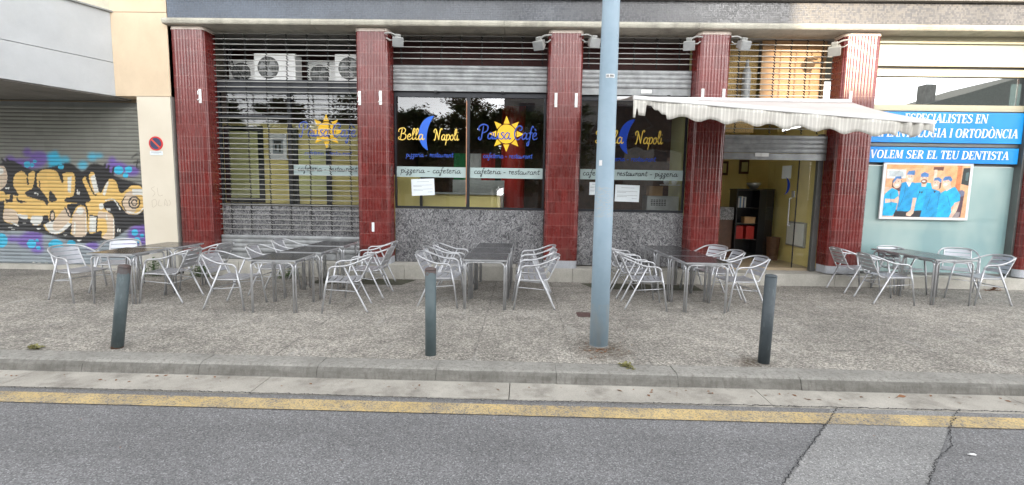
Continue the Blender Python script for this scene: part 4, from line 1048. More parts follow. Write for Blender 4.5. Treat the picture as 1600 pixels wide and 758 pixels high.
# ================================================================== NEIGHBOUR BUILDING (left)
nb = thing('neighbour_building', 'cream neighbour building with white balcony and painted garage shutter at the far left', 'building', (-9, 9.8, 0))
MB().box((-7.86, 9.50, 4.985), (-6.775, 9.95, 8.6)).build('wall', M['cream'], nb)
MB().box((-7.86, 9.50, 3.44), (-6.775, 9.95, 4.975)).build('wall', M['cream'], nb)
MB().box((-7.45, 9.505, .545), (-6.80, 9.95, 3.433)).build('corner_pillar', M['cream2'], nb)
MB().box((-7.52, 9.475, .05), (-6.79, 9.95, .54)).build('pillar_base', M['step'], nb, bevel=.006)
MB().box((-6.80, 9.515, .545), (-6.775, 9.90, 4.74)).build('flashing', M['soffit'], nb)
MB().box((-14, 9.955, .0), (-7.46, 10.2, 8.6)).build('wall', M['cream'], nb)
MB().box((-14, 9.70, -.02), (-7.53, 9.95, .10)).build('threshold', M['step'], nb)
mb = MB(); mb.prism_z([(-7.85, 9.49), (-7.865, 9.95), (-14, 9.95), (-14, 5.6), (-9.52, 5.6)], 3.435, 4.05)
bal = mb.build('balcony', M['white_render'], nb)
MB().prism_z([(-7.853, 9.489), (-7.868, 9.95), (-14, 9.95), (-14, 5.602), (-9.523, 5.602)], 4.062, 4.97).build('balcony_parapet', M['white_render'], bal)
MB().prism_z([(-7.80, 9.49), (-7.87, 9.949), (-14, 9.949), (-14, 5.55), (-9.49, 5.55)], 4.973, 5.0).build('coping', M['grey'], bal)
MB().prism_z([(-7.90, 9.46), (-7.90, 9.94), (-13.9, 9.94), (-13.9, 5.66), (-9.57, 5.66)], 3.41, 3.433).build('soffit', M['soffit'], bal)
MB().box((-9.4, 9.90, 5.05), (-7.90, 9.953, 6.6)).build('window_blind', simple('beige_blind', (.50, .46, .36), .6, world=True), nb)
MB().box((-8.16, 9.86, 5.02), (-8.06, 9.90, 6.6)).build('window_frame', M['cream_frame'], nb)
# garage shutter with the painted letters
gw = np.concatenate([np.arange(-13.6, -11.0, .06), np.arange(-11.0, -7.60, .0085)])
pitch = .0745; z0g, z1g = .10, 3.37; ns = int((z1g-z0g)/pitch); ts = np.array([0, .12, .3, .5, .7, .88])
zz = (np.arange(ns)[:, None]+ts[None, :]).ravel()*pitch+z0g; zz = np.append(zz, z1g)[::-1]
tt = ((zz-z0g)/pitch) % 1.0
GX, GZ = np.meshgrid(gw, zz)
GY = 9.87-.017*np.sin(np.pi*tt)[:, None]**.6+np.zeros_like(GX)
s_ = (GX+10.7)/3.2
vv = (2.52+.05*s_-GZ)/2.56*758; uu = (GX+10.59+.24*vv/758)/(3.16+.08*vv/758)*933
Q = Paint(GX.shape[1], GX.shape[0], (.24, .25, .225)); Q.X, Q.Y = uu, vv
Q.a[...] = np.where((vv > 520)[..., None], np.array((.27, .31, .34)), np.array((.24, .245, .22)))
BK = (.03, .03, .032); YL = (.78, .52, .17); YC2 = (.66, .53, .40); WH = (.72, .72, .68); PU = (.19, .12, .42); CY = (.05, .48, .72); GR = (.42, .40, .40)
def gp(p, c, sm=True): Q.poly(p, c, sm)
# blurred purple and cyan clouds
for a_ in [(165,50,26,26),(235,85,55,45),(120,120,75,35),(190,115,80,30),(680,95,22,20),(705,140,70,35),(800,160,45,30),(60,90,30,20),(75,570,40,20),(180,580,80,45),(225,630,40,30),(560,610,40,25),(850,540,75,65),(780,600,40,30),(200,545,60,25),(160,600,50,18)]: Q.ell(*a_, PU)
gp([(285,60),(340,40),(370,80),(420,90),(380,140),(345,150),(330,210),(310,215),(300,150)], CY)
for a_ in [(395,95,28,25),(503,125,30,26),(560,75,28,24),(600,70,25,14)]: Q.ell(*a_, (.10,.44,.62))
def soften(nx_, ny_):
    for ax, k in ((1, nx_), (0, ny_)):
        acc = np.zeros_like(Q.a)
        for o_ in range(-k, k+1): acc += np.roll(Q.a, o_, ax)
        Q.a[...] = acc/(2*k+1)
soften(3, 2); soften(3, 2)
# black mass
gp([(-60,150),(60,95),(190,150),(330,130),(420,110),(500,160),(560,115),(640,135),(700,190),(870,250),(900,320),(890,470),(800,490),(700,560),(560,590),(470,590),(380,570),(270,540),(150,520),(-60,500),(-60,300)], BK)
for x0_, y0_, x1_, y1_ in [(40,90,100,150),(10,90,70,160),(560,125,520,190),(590,120,560,200),(640,120,600,200),(660,130,650,200),(690,140,680,200)]: Q.line([(x0_,y0_),(x1_,y1_)], 14, BK)
Q.line([(800,80),(830,60),(860,55)], 7, BK); Q.line([(810,110),(860,100)], 7, BK); Q.line([(835,95),(830,140),(860,140)], 7, BK)
soften(1, 1)
# letters, light lower halves
gp([(-30,140),(20,130),(42,180),(35,240),(-10,275),(-50,240)], YC2); Q.ell(-5,160,25,22,WH); gp([(-40,285),(25,285),(15,340),(-40,330)], YL)
Q.line([(-20,350),(5,380),(10,440),(-10,460)], 10, BK)
def letter(outline, hi=()):
    gp(outline, YL)
letter([(80,250),(85,190),(130,160),(165,195),(160,240),(175,175),(210,165),(205,230),(185,280),(150,290),(170,310),(240,320),(285,370),(290,420),(240,435),(245,480),(200,485),(185,450),(120,430),(100,410),(100,480),(20,455),(25,360),(15,310),(60,300),(110,310),(100,280)])
gp([(25,385),(95,400),(105,475),(22,455)], YC2); gp([(190,430),(255,430),(250,470),(215,487),(185,465)], WH); gp([(165,425),(100,420),(130,445),(165,450)], WH, True)
gp([(150,290),(190,270),(270,300),(285,340),(210,325),(165,310)], BK); gp([(60,300),(80,302),(75,345),(35,350),(30,325),(55,330)], BK, False); gp([(105,330),(160,345),(120,350)], BK)
Q.line([(165,205),(170,240)], 10, BK); Q.line([(100,320),(110,345)], 8, BK)
letter([(225,250),(225,180),(270,150),(340,160),(375,215),(380,175),(450,178),(448,300),(400,320),(400,345),(480,350),(430,355),(405,370),(430,430),(440,420),(470,370),(510,370),(525,410),(525,540),(435,545),(438,480),(410,480),(390,520),(340,540),(285,520),(265,480),(300,470),(280,390),(295,345),(270,300)])
gp([(270,480),(330,455),(400,465),(430,478),(400,510),(350,538),(300,528)], WH); gp([(330,455),(400,380),(430,440),(400,480),(350,520),(320,500)], YC2)
gp([(440,430),(480,375),(515,385),(523,450),(522,545),(440,545)], YC2); Q.ell(485,400,22,22,WH); Q.line([(455,470),(452,535)], 10, WH)
gp([(300,275),(325,295),(345,335),(300,340)], BK); gp([(410,195),(435,190),(430,290),(412,285)], WH, False)
gp([(305,400),(325,395),(335,440),(320,465),(300,450)], BK); Q.ell(318,430,10,22,YC2); Q.line([(355,160),(380,225),(370,160)], 12, BK)
Q.line([(240,220),(245,280),(280,330)], 7, BK); Q.line([(395,380),(420,430),(440,435)], 8, BK)
letter([(500,215),(520,195),(560,290),(540,190),(570,170),(605,290),(640,240),(670,205),(705,225),(730,290),(770,270),(800,245),(850,250),(875,290),(870,370),(820,420),(760,400),(735,370),(700,335),(640,345),(625,370),(650,400),(690,440),(690,570),(620,560),(615,520),(540,530),(535,400),(520,350),(550,330)])
gp([(600,400),(660,410),(692,450),(690,568),(622,560),(650,520),(640,450),(590,440)], YC2); gp([(545,430),(585,425),(582,525),(542,528)], WH, False); Q.line([(545,425),(590,430)], 8, BK); Q.line([(590,430),(585,525)], 8, BK); Q.line([(645,415),(650,450)], 6, WH)
gp([(548,195),(575,180),(600,285),(575,295)], WH, False); Q.line([(525,205),(570,295),(585,300)], 8, BK); Q.ell(615,370,14,20,WH); gp([(640,240),(660,220),(640,300),(625,295)], WH)
Q.line([(640,335),(690,330),(730,390)], 7, WH); gp([(585,440),(620,440),(615,520),(590,525)], BK, False) if False else None
Q.ell(815,335,68,88,YL); Q.ell(790,350,45,70,YC2); gp([(800,265),(870,265),(868,305),(805,300)], WH, False); Q.line([(760,310),(740,350),(765,400)], 6, BK)
for rr_, ww_, c_ in ((34,9,BK),(17,7,BK)):
    Q.line([(815+rr_*math.cos(a_)*.95, 348+rr_*math.sin(a_)) for a_ in np.linspace(.4 if rr_ < 20 else 0, 5.9 if rr_ < 20 else 6.28, 14)], ww_, c_)
Q.line([(770,400),(830,415),(870,380)], 8, WH); Q.line([(690,450),(688,560)], 5, WH); Q.line([(520,420),(522,535)], 6, WH)
Q.line([(70,470),(110,490)], 9, WH); Q.line([(400,500),(340,535)], 9, WH)
for a_ in [(40,262,10,4),(52,262,3,8),(215,292,8,5),(228,298,3,7),(470,285,4,16),(480,292,4,12),(652,390,7,9),(665,390,7,9),(715,515,4,14),(728,518,4,12),(145,475,12,3),(235,507,12,4),(60,498,14,3),(78,513,12,3),(395,545,12,4),(480,577,14,4),(203,716,10,4),(235,718,10,4),(280,718,10,4)]: Q.ell(*a_, WH)
for a_ in [(165,120,20,20),(210,103,13,9),(195,125,12,12),(370,135,18,16),(720,155,28,26),(780,150,22,20),(762,185,17,16),(190,600,28,28),(232,625,14,12),(0,580,45,45),(338,608,45,36),(432,597,26,20),(818,528,20,20),(862,548,12,12),(832,575,20,18),(225,580,10,10)]: Q.ell(*a_, CY)
# fine dirt, wear
nz = np.random.RandomState(5); g1 = nz.rand(GX.shape[0]//12+2, GX.shape[1]//20+2)
g1 = np.repeat(np.repeat(g1, 12, 0), 20, 1)[:GX.shape[0], :GX.shape[1]]
Q.a *= (.93+.12*g1)[..., None]
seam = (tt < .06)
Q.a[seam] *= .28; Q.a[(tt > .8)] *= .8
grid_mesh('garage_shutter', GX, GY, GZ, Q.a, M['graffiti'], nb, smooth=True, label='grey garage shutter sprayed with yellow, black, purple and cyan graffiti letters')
MB().box((-13.6, 9.83, .10), (-7.60, 9.9, .1005)).build('shutter_sill', M['galv'], nb)
# pencil scrawl on the cream pillar
mb = MB(); k = 0
for pts in ([(-7.2,1.72),(-7.27,1.68),(-7.2,1.60),(-7.25,1.53)], [(-7.15,1.7),(-7.13,1.55),(-7.05,1.56)], [(-7.27,1.45),(-7.2,1.47),(-7.18,1.38),(-7.26,1.32),(-7.27,1.45)], [(-7.12,1.47),(-7.15,1.36),(-7.08,1.35)], [(-7.03,1.35),(-7.0,1.48),(-6.96,1.35),(-7.02,1.40)], [(-6.93,1.47),(-6.9,1.40),(-6.94,1.36)]):
    mb.ribbon(cr(pts, 5), .006, 9.5035-k*.0003); k += 1
mb.build('scrawl', simple('faint_scrawl', (.45, .38, .29), .8), nb)

# no parking sign
ns_ = thing('no_parking_sign', 'round red and blue no parking sign with a small white plate on the cream pillar', 'sign', (-7.125, 9.5, 2.5))
def disc(cx, cz, r, y, n=40): return [(cx+r*math.cos(2*math.pi*i/n), y, cz+r*math.sin(2*math.pi*i/n)) for i in range(n)]
MB().prism_y([(p[0], p[2]) for p in disc(-7.12, 2.55, .135, 0)], 9.492, 9.5045).build('red_disc', simple('sign_red', (.62, .03, .03), .4), ns_)
MB().poly(disc(-7.12, 2.55, .108, 9.490)).build('blue_field', simple('sign_dark_blue', (.035, .05, .12), .4), ns_)
mb = MB(); mb.ribbon([(-7.195, 2.625), (-7.045, 2.475)], .032, 9.4885); mb.build('red_bar', simple('sign_bar_red', (.68, .10, .05), .4), ns_)
MB().box((-7.245, 9.494, 2.33), (-7.0, 9.5045, 2.405)).build('plate', M['paper'], ns_)
mb = MB(); mb.ribbon([(-7.22, 2.385), (-7.02, 2.385)], .012, 9.493); mb.ribbon([(-7.18, 2.36), (-7.06, 2.36)], .004, 9.4928); mb.build('printed_lines', M['print'], ns_)

# ================================================================== AWNING
aw = thing('awning', 'faded white striped awning with torn scalloped edge over the open doorway', 'awning', (3.8, 9.4, 3.5))
A0, A1 = (1.585, 7.5, 3.165), (5.98, 7.5, 2.865)
def fb(s): return (A0[0]+(A1[0]-A0[0])*s, 7.5, A0[2]+(A1[2]-A0[2])*s)
mb = MB(); n, mrow = 40, 8
for j in range(mrow+1):
    for i in range(n+1):
        s = i/n; f = fb(s); b = (1.6+(5.98-1.6)*s, 9.44, 3.49); v = j/mrow
        sag = -.035*math.sin(math.pi*v)*(1+.3*math.sin(s*9))
        mb.v.append((f[0]+(b[0]-f[0])*v, f[1]+(b[1]-f[1])*v, f[2]+.03+(b[2]-f[2]-.03)*v+sag))
for j in range(mrow):
    for i in range(n): a = j*(n+1)+i; mb.face((a, a+1, a+n+2, a+n+1))
cn = mb.build('canopy', M['canvas_top'], aw, smooth=True)
so = cn.modifiers.new('solid', 'SOLIDIFY'); so.thickness = .004
mb = MB(); p0, p1 = A0, A1
mb.hexa([(p0[0], 7.46, p0[2]-.036), (p1[0], 7.46, p1[2]-.036), (p1[0], 7.54, p1[2]-.036), (p0[0], 7.54, p0[2]-.036), (p0[0], 7.46, p0[2]+.022), (p1[0], 7.46, p1[2]+.022), (p1[0], 7.54, p1[2]+.022), (p0[0], 7.54, p0[2]+.022)])
mb.build('front_bar', M['white'], aw, bevel=.012)
# valance with scallops; torn at the left, folded at the right
mb = MB(); N = 260; cols = []
for i in range(N+1):
    s = i/N; f = fb(s); x = f[0]; top = f[2]-.035
    d = .215-.030*math.cos(2*math.pi*(x-2.32)/.43)
    if x < 2.08:
        if x < 1.62: d = .26
        elif x < 1.665: d = .13
        elif x < 1.78: d = .22
        elif x < 1.80: d = .06
        else: d = .05+.15*((x-1.80)/.28)+.012*math.sin(x*60)
    if x > 5.45: d = d*(.85+.2*math.sin(x*19))-.05*max(0, math.sin(x*14+1))
    y = 7.478+.012*math.sin(x*7)+.006*math.sin(x*23+1)+(.03*math.sin(x*40) if x > 5.5 else 0)
    for k in range(5):
        v = k/4; mb.v.append((x, y+.018*v*math.sin(x*14.6)+.01*v, top-d*v))
for i in range(N):
    for k in range(4): a = i*5+k; mb.face((a, a+1, a+6, a+5))
va = mb.build('valance', M['canvas'], aw, smooth=True)
so = va.modifiers.new('solid', 'SOLIDIFY'); so.thickness = .003
for x in (2.35, 5.3):
    zf = fb((x-A0[0])/(A1[0]-A0[0]))[2]
    mb = MB(); mb.tube([(x, 7.54, zf-.02), (x+.5*(1 if x < 4 else -1), 8.5, zf+.12), (x, 9.42, 3.42)], .022, 8); mb.build('folding_arm', M['white'], aw, smooth=True)
mb = MB(); mb.tube([(1.6, 9.44, 3.50), (5.98, 9.44, 3.50)], .04, 12); mb.build('roller', M['white'], aw, smooth=True)

# ================================================================== FLOODLIGHTS
def flood():
    r0 = thing('floodlight', '', 'floodlight')
    mb = MB(); mb.hexa([(-.09,-.10,-.09),(.09,-.10,-.09),(.07,.05,-.06),(-.07,.05,-.06),(-.09,-.10,.06),(.09,-.10,.06),(.07,.05,.04),(-.07,.05,.04)]); mb.build('housing', M['pale_grey'], r0, bevel=.01)
    mb = MB(); mb.hexa([(-.082,-.112,-.083),(.082,-.112,-.083),(.082,-.101,-.083),(-.082,-.101,-.083),(-.082,-.112,.052),(.082,-.112,.052),(.082,-.101,.052),(-.082,-.101,.052)]); mb.build('lens', M['grey'], r0)
    mb = MB(); mb.box((-.05, -.04, .045), (.04, .03, .10)); mb.build('gear_box', M['pale_grey'], r0, bevel=.008)
    mb = MB(); mb.tube(cr([(.02, .0, .07), (.10, .02, .10), (.20, .05, .085)], 5), .014, 8); mb.tube([(.03, .02, .0), (.12, .04, -.01), (.17, .05, .02)], .011, 8); mb.build('arm', M['pale_grey'], r0, smooth=True)
    return r0
f0 = flood()
for i, (x, z, fx, rz, rx, l) in enumerate([(-2.42, 4.52, -1, .35, .35, 'grey floodlight on the right side of the second pillar from the left'),
        (.25, 4.50, 1, -.45, .55, 'tilted floodlight on the left side of the middle pillar'),
        (1.23, 4.53, -1, .25, .3, 'floodlight between the middle pillar and the lamp pole'),
        (3.00, 4.51, 1, -.3, .4, 'floodlight left of the fourth pillar above the awning'),
        (3.97, 4.52, -1, .3, .35, 'floodlight right of the fourth pillar above the doorway grille'),
        (5.66, 4.46, 1, -.6, .6, 'floodlight beside the fifth pillar next to the clinic, throwing a shadow')]):
    o = f0 if i == 0 else copy_tree(f0); o.location = (x, 9.52, z); o.scale = (fx*1.15, 1.15, 1.15); o.rotation_euler = (rx, 0, rz); o['label'] = l; o['group'] = 'floodlights on the pillars'

# ================================================================== LAMP POLE AND BOLLARDS
lp = thing('lamp_pole', 'tall blue grey painted steel lamp pole standing on the pavement near the kerb', 'lamp pole', (.905, 5.60, 0))
mb = MB(); mb.lathe([(.107, .0), (.105, 1.5), (.094, 3.8), (.07, 8.0)], 36, (.905, 5.60)); mb.build('shaft', M['pole'], lp, smooth=True)
mb = MB()
for r_a, z, a0, a1 in ((.1005, 3.02, 245, 300),):
    for i in range(8):
        A = R(a0+(a1-a0)*i/8); B = R(a0+(a1-a0)*(i+1)/8); q = r_a
        mb.quad((.905+q*math.cos(A), 5.60+q*math.sin(A), z-.02), (.905+q*math.cos(B), 5.60+q*math.sin(B), z-.02), (.905+q*math.cos(B), 5.60+q*math.sin(B), z+.02), (.905+q*math.cos(A), 5.60+q*math.sin(A), z+.02))
for i in range(4):
    A = R(222+5*i); B = R(227+5*i); q = .1075
    mb.quad((.905+q*math.cos(A), 5.60+q*math.sin(A), 2.06), (.905+q*math.cos(B), 5.60+q*math.sin(B), 2.06), (.905+q*math.cos(B), 5.60+q*math.sin(B), 2.12), (.905+q*math.cos(A), 5.60+q*math.sin(A), 2.12))
mb.build('sticker', M['white'], lp)
mb = MB()
for i in range(9):
    if i in (3,): continue
    A = R(249+5.2*i); B = R(252.0+5.2*i); q = .1015
    mb.quad((.905+q*math.cos(A), 5.60+q*math.sin(A), 3.008), (.905+q*math.cos(B), 5.60+q*math.sin(B), 3.008), (.905+q*math.cos(B), 5.60+q*math.sin(B), 3.032), (.905+q*math.cos(A), 5.60+q*math.sin(A), 3.032))
mb.build('stamped_number', M['ink'], lp)
mb = MB(); mb.lathe([(.120, -.01), (.117, .006), (.108, .009)], 30, (.905, 5.60)); mb.build('foot_collar', M['soffit'], lp, smooth=False)
def boll(loc, tilt, mt, label, h=.925):
    r0 = thing('bollard', label, 'bollard', loc, 'bollards along the kerb')
    for c in (MB().lathe([(.058, -.03), (.058, h), ], 28).build('post', mt), MB().lathe([(.0595, h+.001), (.0595, h+.008), (.05, h+.020), (.02, h+.026)], 28).build('cap', mt)):
        c.parent = r0
        for p in c.data.polygons: p.use_smooth = len(p.vertices) == 4
    r0.rotation_euler = tilt
    return r0
boll((-4.385, 5.10, 0), (0, R(9.0), 0), M['bollard'], 'leaning grey bollard with a rusted top in front of the graffiti shutter', .90)
boll((-.968, 5.12, 0), (0, 0, 0), M['bollard3'], 'upright slim grey bollard with rust just under its cap, near the middle window', .925)
boll((2.579, 5.13, 0), (0, R(.8), 0), M['bollard2'], 'clean dark bollard right of the lamp pole, before the doorway', .925)

# ================================================================== TABLES AND CHAIRS
def make_table():
    r0 = thing('bistro_table', '', 'table'); w, d, h = .33, .3725, .755
    MB().box((-w+.008, -d+.008, h-.022), (w-.008, d-.008, h)).build('table_top', M['tabletop'], r0, bevel=.003)
    mb = MB()
    for a, b in (((-w, -d, h-.026), (w, -d+.007, h-.002)), ((-w, d-.007, h-.026), (w, d, h-.002)), ((-w, -d+.0075, h-.026), (-w+.007, d-.0075, h-.002)), ((w-.007, -d+.0075, h-.026), (w, d-.0075, h-.002))): mb.box(a, b)
    mb.build('edge_trim', M['alu'], r0)
    for sx in (-1, 1):
        for sy in (-1, 1):
            mb = MB(); x, y = sx*(w-.022), sy*(d-.022)
            xi, yi = sx*(w-.045), sy*(d-.05)
            k = .075
            mb.tube([(xi, y, 0), (xi, y, h-.045-k)]+[(xi-sx*k*(1-math.cos(t_)), y, h-.045-k+k*math.sin(t_)) for t_ in (.3, .6, .9, 1.2, 1.5)]+[(sx*.002, y, h-.045)], .0125, 10)
            mb.tube([(x, yi, 0), (x, yi, h-.045-k)]+[(x, yi-sy*k*(1-math.cos(t_)), h-.045-k+k*math.sin(t_)) for t_ in (.3, .6, .9, 1.2, 1.5)]+[(x, sy*.002, h-.045)], .0125, 10)
            mb.build('leg', M['alu'], r0, smooth=True)
    return r0
def make_chair():
    r0 = thing('bistro_chair', '', 'chair')
    hs_ = [(.272, .20, .60), (.275, .185, .635), (.277, .15, .657), (.28, .10, .664), (.282, .0, .668), (.280, -.10, .69), (.262, -.22, .735), (.215, -.32, .775), (.12, -.378, .795), (0, -.392, .80)]
    arm = hs_ + [(-a, b, c) for a, b, c in hs_[::-1][1:]]
    mb = MB(); mb.tube(cr(arm, 4), .0138, 9); mb.build('armrest', M['alu'], r0, smooth=True)
    for sx in (-1, 1):
        mb = MB(); mb.tube([(sx*.285, .305, 0), (sx*.278, .25, .36), (sx*.272, .20, .598)], .0138, 9); mb.build('leg', M['alu'], r0, smooth=True)
        mb = MB(); mb.tube([(sx*.279, -.01, .655), (sx*.27, -.30, .03), (sx*.269, -.315, 0)], .0138, 9); mb.build('leg', M['alu'], r0, smooth=True)
    fr = [(.185, -.375, .785), (.19, -.30, .62), (.195, -.24, .50), (.20, -.215, .455), (.21, -.17, .435), (.222, -.05, .43), (.232, .12, .438), (.235, .20, .443), (.215, .245, .443), (.15, .262, .442), (0, .266, .441)]
    fr = fr + [(-a, b, c) for a, b, c in fr[::-1][1:]]
    mb = MB(); mb.tube(cr(fr, 4), .0105, 8)
    for sx in (-1, 1):
        mb.tube([(sx*.235, .18, .442), (sx*.272, .235, .44)], .008, 6); mb.tube([(sx*.215, -.14, .434), (sx*.274, -.11, .434)], .008, 6)
    mb.build('seat_frame', M['alu'], r0, smooth=True)
    mb = MB(); mb.tube([(-.268, -.17, .30), (.268, -.17, .30)], .008, 6); mb.tube([(-.277, .25, .34), (-.272, -.17, .30)], .007, 6); mb.tube([(.277, .25, .34), (.272, -.17, .30)], .007, 6); mb.build('stretcher', M['alu'], r0, smooth=True)
    mb = MB()
    for k in range(5):
        y0 = -.20+k*.092; y1 = y0+.074; z0 = .449+(.012 if k == 0 else 0); z1 = .449+(0.0 if k < 4 else -.004)
        nseg = 6; w = .205+.004*k
        for j in range(nseg):
            a = -w+2*w*j/nseg; b = -w+2*w*(j+1)/nseg
            sg = lambda q: -.010*math.cos(q/w*math.pi/2)
            mb.hexa([(a, y0, z0+sg(a)-.003), (b, y0, z0+sg(b)-.003), (b, y1, z1+sg(b)-.003), (a, y1, z1+sg(a)-.003), (a, y0, z0+sg(a)), (b, y0, z0+sg(b)), (b, y1, z1+sg(b)), (a, y1, z1+sg(a))])
    mb.build('seat', M['slat'], r0)
    mb = MB()
    for k in range(4):
        z0 = .515+k*.068; z1 = z0+.055
        yf = lambda z: -.24-(z-.50)*(.135/.285)
        w = .188; nseg = 6
        for j in range(nseg):
            a = -w+2*w*j/nseg; b = -w+2*w*(j+1)/nseg
            sg = lambda q: -.018*math.cos(q/w*math.pi/2)
            mb.hexa([(a, yf(z0)+sg(a), z0), (b, yf(z0)+sg(b), z0), (b, yf(z0)+sg(b)+.003, z0), (a, yf(z0)+sg(a)+.003, z0), (a, yf(z1)+sg(a), z1), (b, yf(z1)+sg(b), z1), (b, yf(z1)+sg(b)+.003, z1), (a, yf(z1)+sg(a)+.003, z1)])
    mb.build('backrest', M['slat'], r0)
    return r0
tbl = make_table(); used = False
def gz(x, y): return .03*min(1, max(0, (x-2)/5))*min(1, max(0, (y-5)/3))
def place(proto, first, x, y, rot, label, group):
    o = proto if first else copy_tree(proto)
    o.location = (x, y, gz(x, y)+.001); o.rotation_euler = (0, 0, rot); o['label'] = label; o['group'] = group; return o
T = [(-6.04, 7.36, .02, 'nearer of the two tables in front of the graffiti shutter'), (-5.98, 8.17, -.02, 'farther of the two tables in front of the graffiti shutter'),
     (-3.50, 7.06, .04, 'nearest of three joined tables before the closed grille'), (-3.47, 7.95, -.02, 'middle of three joined tables before the closed grille'), (-3.45, 8.83, .0, 'table of the grille row closest to the building'),
     (-.55, 7.50, 0., 'nearest of three joined tables in front of the middle window'), (-.53, 8.26, .01, 'middle of three joined tables in front of the middle window'), (-.51, 9.02, -.01, 'table of the middle window row closest to the building'),
     (2.73, 7.60, .0, 'nearest of three joined tables right of the lamp pole'), (2.70, 8.36, -.01, 'middle of three joined tables right of the lamp pole'), (2.66, 9.11, .01, 'table right of the lamp pole closest to the building'),
     (6.96, 8.36, 0., 'nearer of the two tables in front of the dental clinic'), (6.97, 9.11, .01, 'farther of the two tables in front of the dental clinic')]
for i, (x, y, r, l) in enumerate(T): place(tbl, i == 0, x, y, r, l, 'dark topped square aluminium tables')
chair = make_chair()
C_ = [(-6.80, 7.34, -18, 'aluminium chair at the far left, open side facing the near graffiti table'),
      (-6.86, 8.15, -62, 'aluminium chair behind the near graffiti table, turned towards the street'),
      (-5.41, 7.38, 184, 'chair seen from behind on the right of the near graffiti table'),
      (-5.42, 8.27, 172, 'chair on the right of the far graffiti table, nearest the first red pillar'),
      (-4.23, 7.06, -2, 'nearest chair on the left side of the grille row of tables'),
      (-4.13, 8.03, 2, 'middle chair on the left side of the grille row of tables'),
      (-4.18, 8.95, -2, 'chair on the left side of the grille row closest to the shutter'),
      (-2.57, 7.07, 191, 'nearest chair on the right side of the grille row of tables'),
      (-2.54, 8.04, 178, 'middle chair on the right side of the grille row of tables'),
      (-2.72, 8.93, 181, 'chair on the right side of the grille row beside the second pillar'),
      (-1.24, 7.52, -5, 'nearest chair left of the middle window tables, behind the slim bollard'),
      (-1.26, 8.14, 3, 'second chair back left of the middle window tables'),
      (-1.21, 8.80, 0, 'rearmost chair left of the middle window tables'),
      (.17, 7.50, 183, 'nearest chair right of the middle window tables'),
      (.17, 8.14, 180, 'second chair back right of the middle window tables'),
      (.19, 8.78, 181, 'rearmost chair right of the middle window tables, before the middle pillar'),
      (1.90, 7.61, -5, 'nearest chair just right of the lamp pole, facing the tables'),
      (1.88, 8.37, 0, 'second chair back right of the lamp pole, facing the tables'),
      (1.85, 9.06, 2, 'rearmost chair right of the lamp pole, against the step'),
      (3.38, 7.68, 187, 'nearest chair by the dark bollard on the doorway side of the tables'),
      (3.34, 8.44, 187, 'second chair back on the doorway side of the tables'),
      (3.36, 9.05, 215, 'small looking chair near the doorway step, turned towards the street'),
      (6.10, 9.10, -2, 'far chair on the left of the clinic tables, before the fifth pillar'),
      (6.06, 8.27, -4, 'near chair on the left of the clinic tables'),
      (6.97, 9.17, -90, 'chair pushed in behind the far clinic table, back to the frosted glass'),
      (7.66, 8.33, 181, 'near chair at the right end of the clinic tables'),
      (7.96, 9.12, 232, 'chair behind the right end of the clinic tables, close to the glass')]
for i, (x, y, h, l) in enumerate(C_): place(chair, i == 0, x, y, R(h-90), l, 'slatted aluminium terrace chairs')

# ================================================================== WEEDS, LITTER
def weed(x, y, n, h, label, mt='weed', spread=.22):
    r = random.Random(int(x*31+y*7)); mb = MB()
    for i in range(n):
        a = r.uniform(0, 6.28); rad = r.uniform(0, spread); hh = h*r.uniform(.3, 1)*(1-rad/spread*.4); bx, by = x+rad*.6*math.cos(a), y+rad*.35*math.sin(a)
        tx, ty = bx+r.uniform(-.06, .06), by+r.uniform(-.05, .05)
        mb.tube([(bx, by, 0), (tx, ty, hh)], .0025, 4)
        for k in range(6):
            t = (k+1)/6; px, py, pz = bx+(tx-bx)*t, by+(ty-by)*t, hh*t; an = r.uniform(0, 6.28); L = r.uniform(.03, .065); dx, dy = math.cos(an)*L, math.sin(an)*L; up = r.uniform(-.01, .03)
            nx_, ny_ = -math.sin(an)*L*.35, math.cos(an)*L*.35
            mb.poly([(px, py, pz), (px+dx*.5+nx_, py+dy*.5+ny_, pz+up), (px+dx, py+dy, pz+up*.6), (px+dx*.5-nx_, py+dy*.5-ny_, pz+up)])
    return tag(mb.build('weed', M[mt]), label, 'weed')
weed(-7.15, 9.25, 34, .42, 'green weeds growing at the foot of the cream pillar', spread=.42)
weed(-6.2, 9.32, 46, .36, 'leafy weeds at the foot of the first red pillar', spread=.5)
weed(-4.55, 9.35, 30, .26, 'low green weeds behind the grille row of tables', spread=.5)
weed(8.95, 9.42, 14, .12, 'dry brown weeds at the foot of the clinic window', 'dry_leaf', .3)
weed(-5.2, 5.02, 7, .022, 'small grass tuft growing out of the kerb joint at the left', 'grass', .12)
weed(1.1, 4.93, 7, .015, 'yellowish grass tuft in the kerb joint below the lamp pole', 'grass', .2)
r = random.Random(11); mb = MB()
def leaf(x, y, z, L, an):
    dx, dy = math.cos(an)*L, math.sin(an)*L
    mb.poly([(x-dx, y-dy, z), (x-dy*.45, y+dx*.45, z+L*.25), (x+dx, y+dy, z+L*.1), (x+dy*.45, y-dx*.45, z+.001)])
for i in range(70):
    an = r.uniform(0, 6.28); d = abs(r.gauss(0, .22)); leaf(.9+d*math.cos(an), 5.42+d*.9*math.sin(an), .004, r.uniform(.008, .022), r.uniform(0, 6.28))
for i in range(90): leaf(r.uniform(-7, 9), r.uniform(4.45, 4.63), -.109, r.uniform(.008, .028), r.uniform(0, 6.28))
for i in range(60): leaf(r.uniform(-8, 9), r.uniform(9.2, 9.48), .035 if 1 > 2 else .012, r.uniform(.01, .025), r.uniform(0, 6.28))
for i in range(30): leaf(r.uniform(-6, 7), r.uniform(5, 9), .006, r.uniform(.006, .016), r.uniform(0, 6.28))
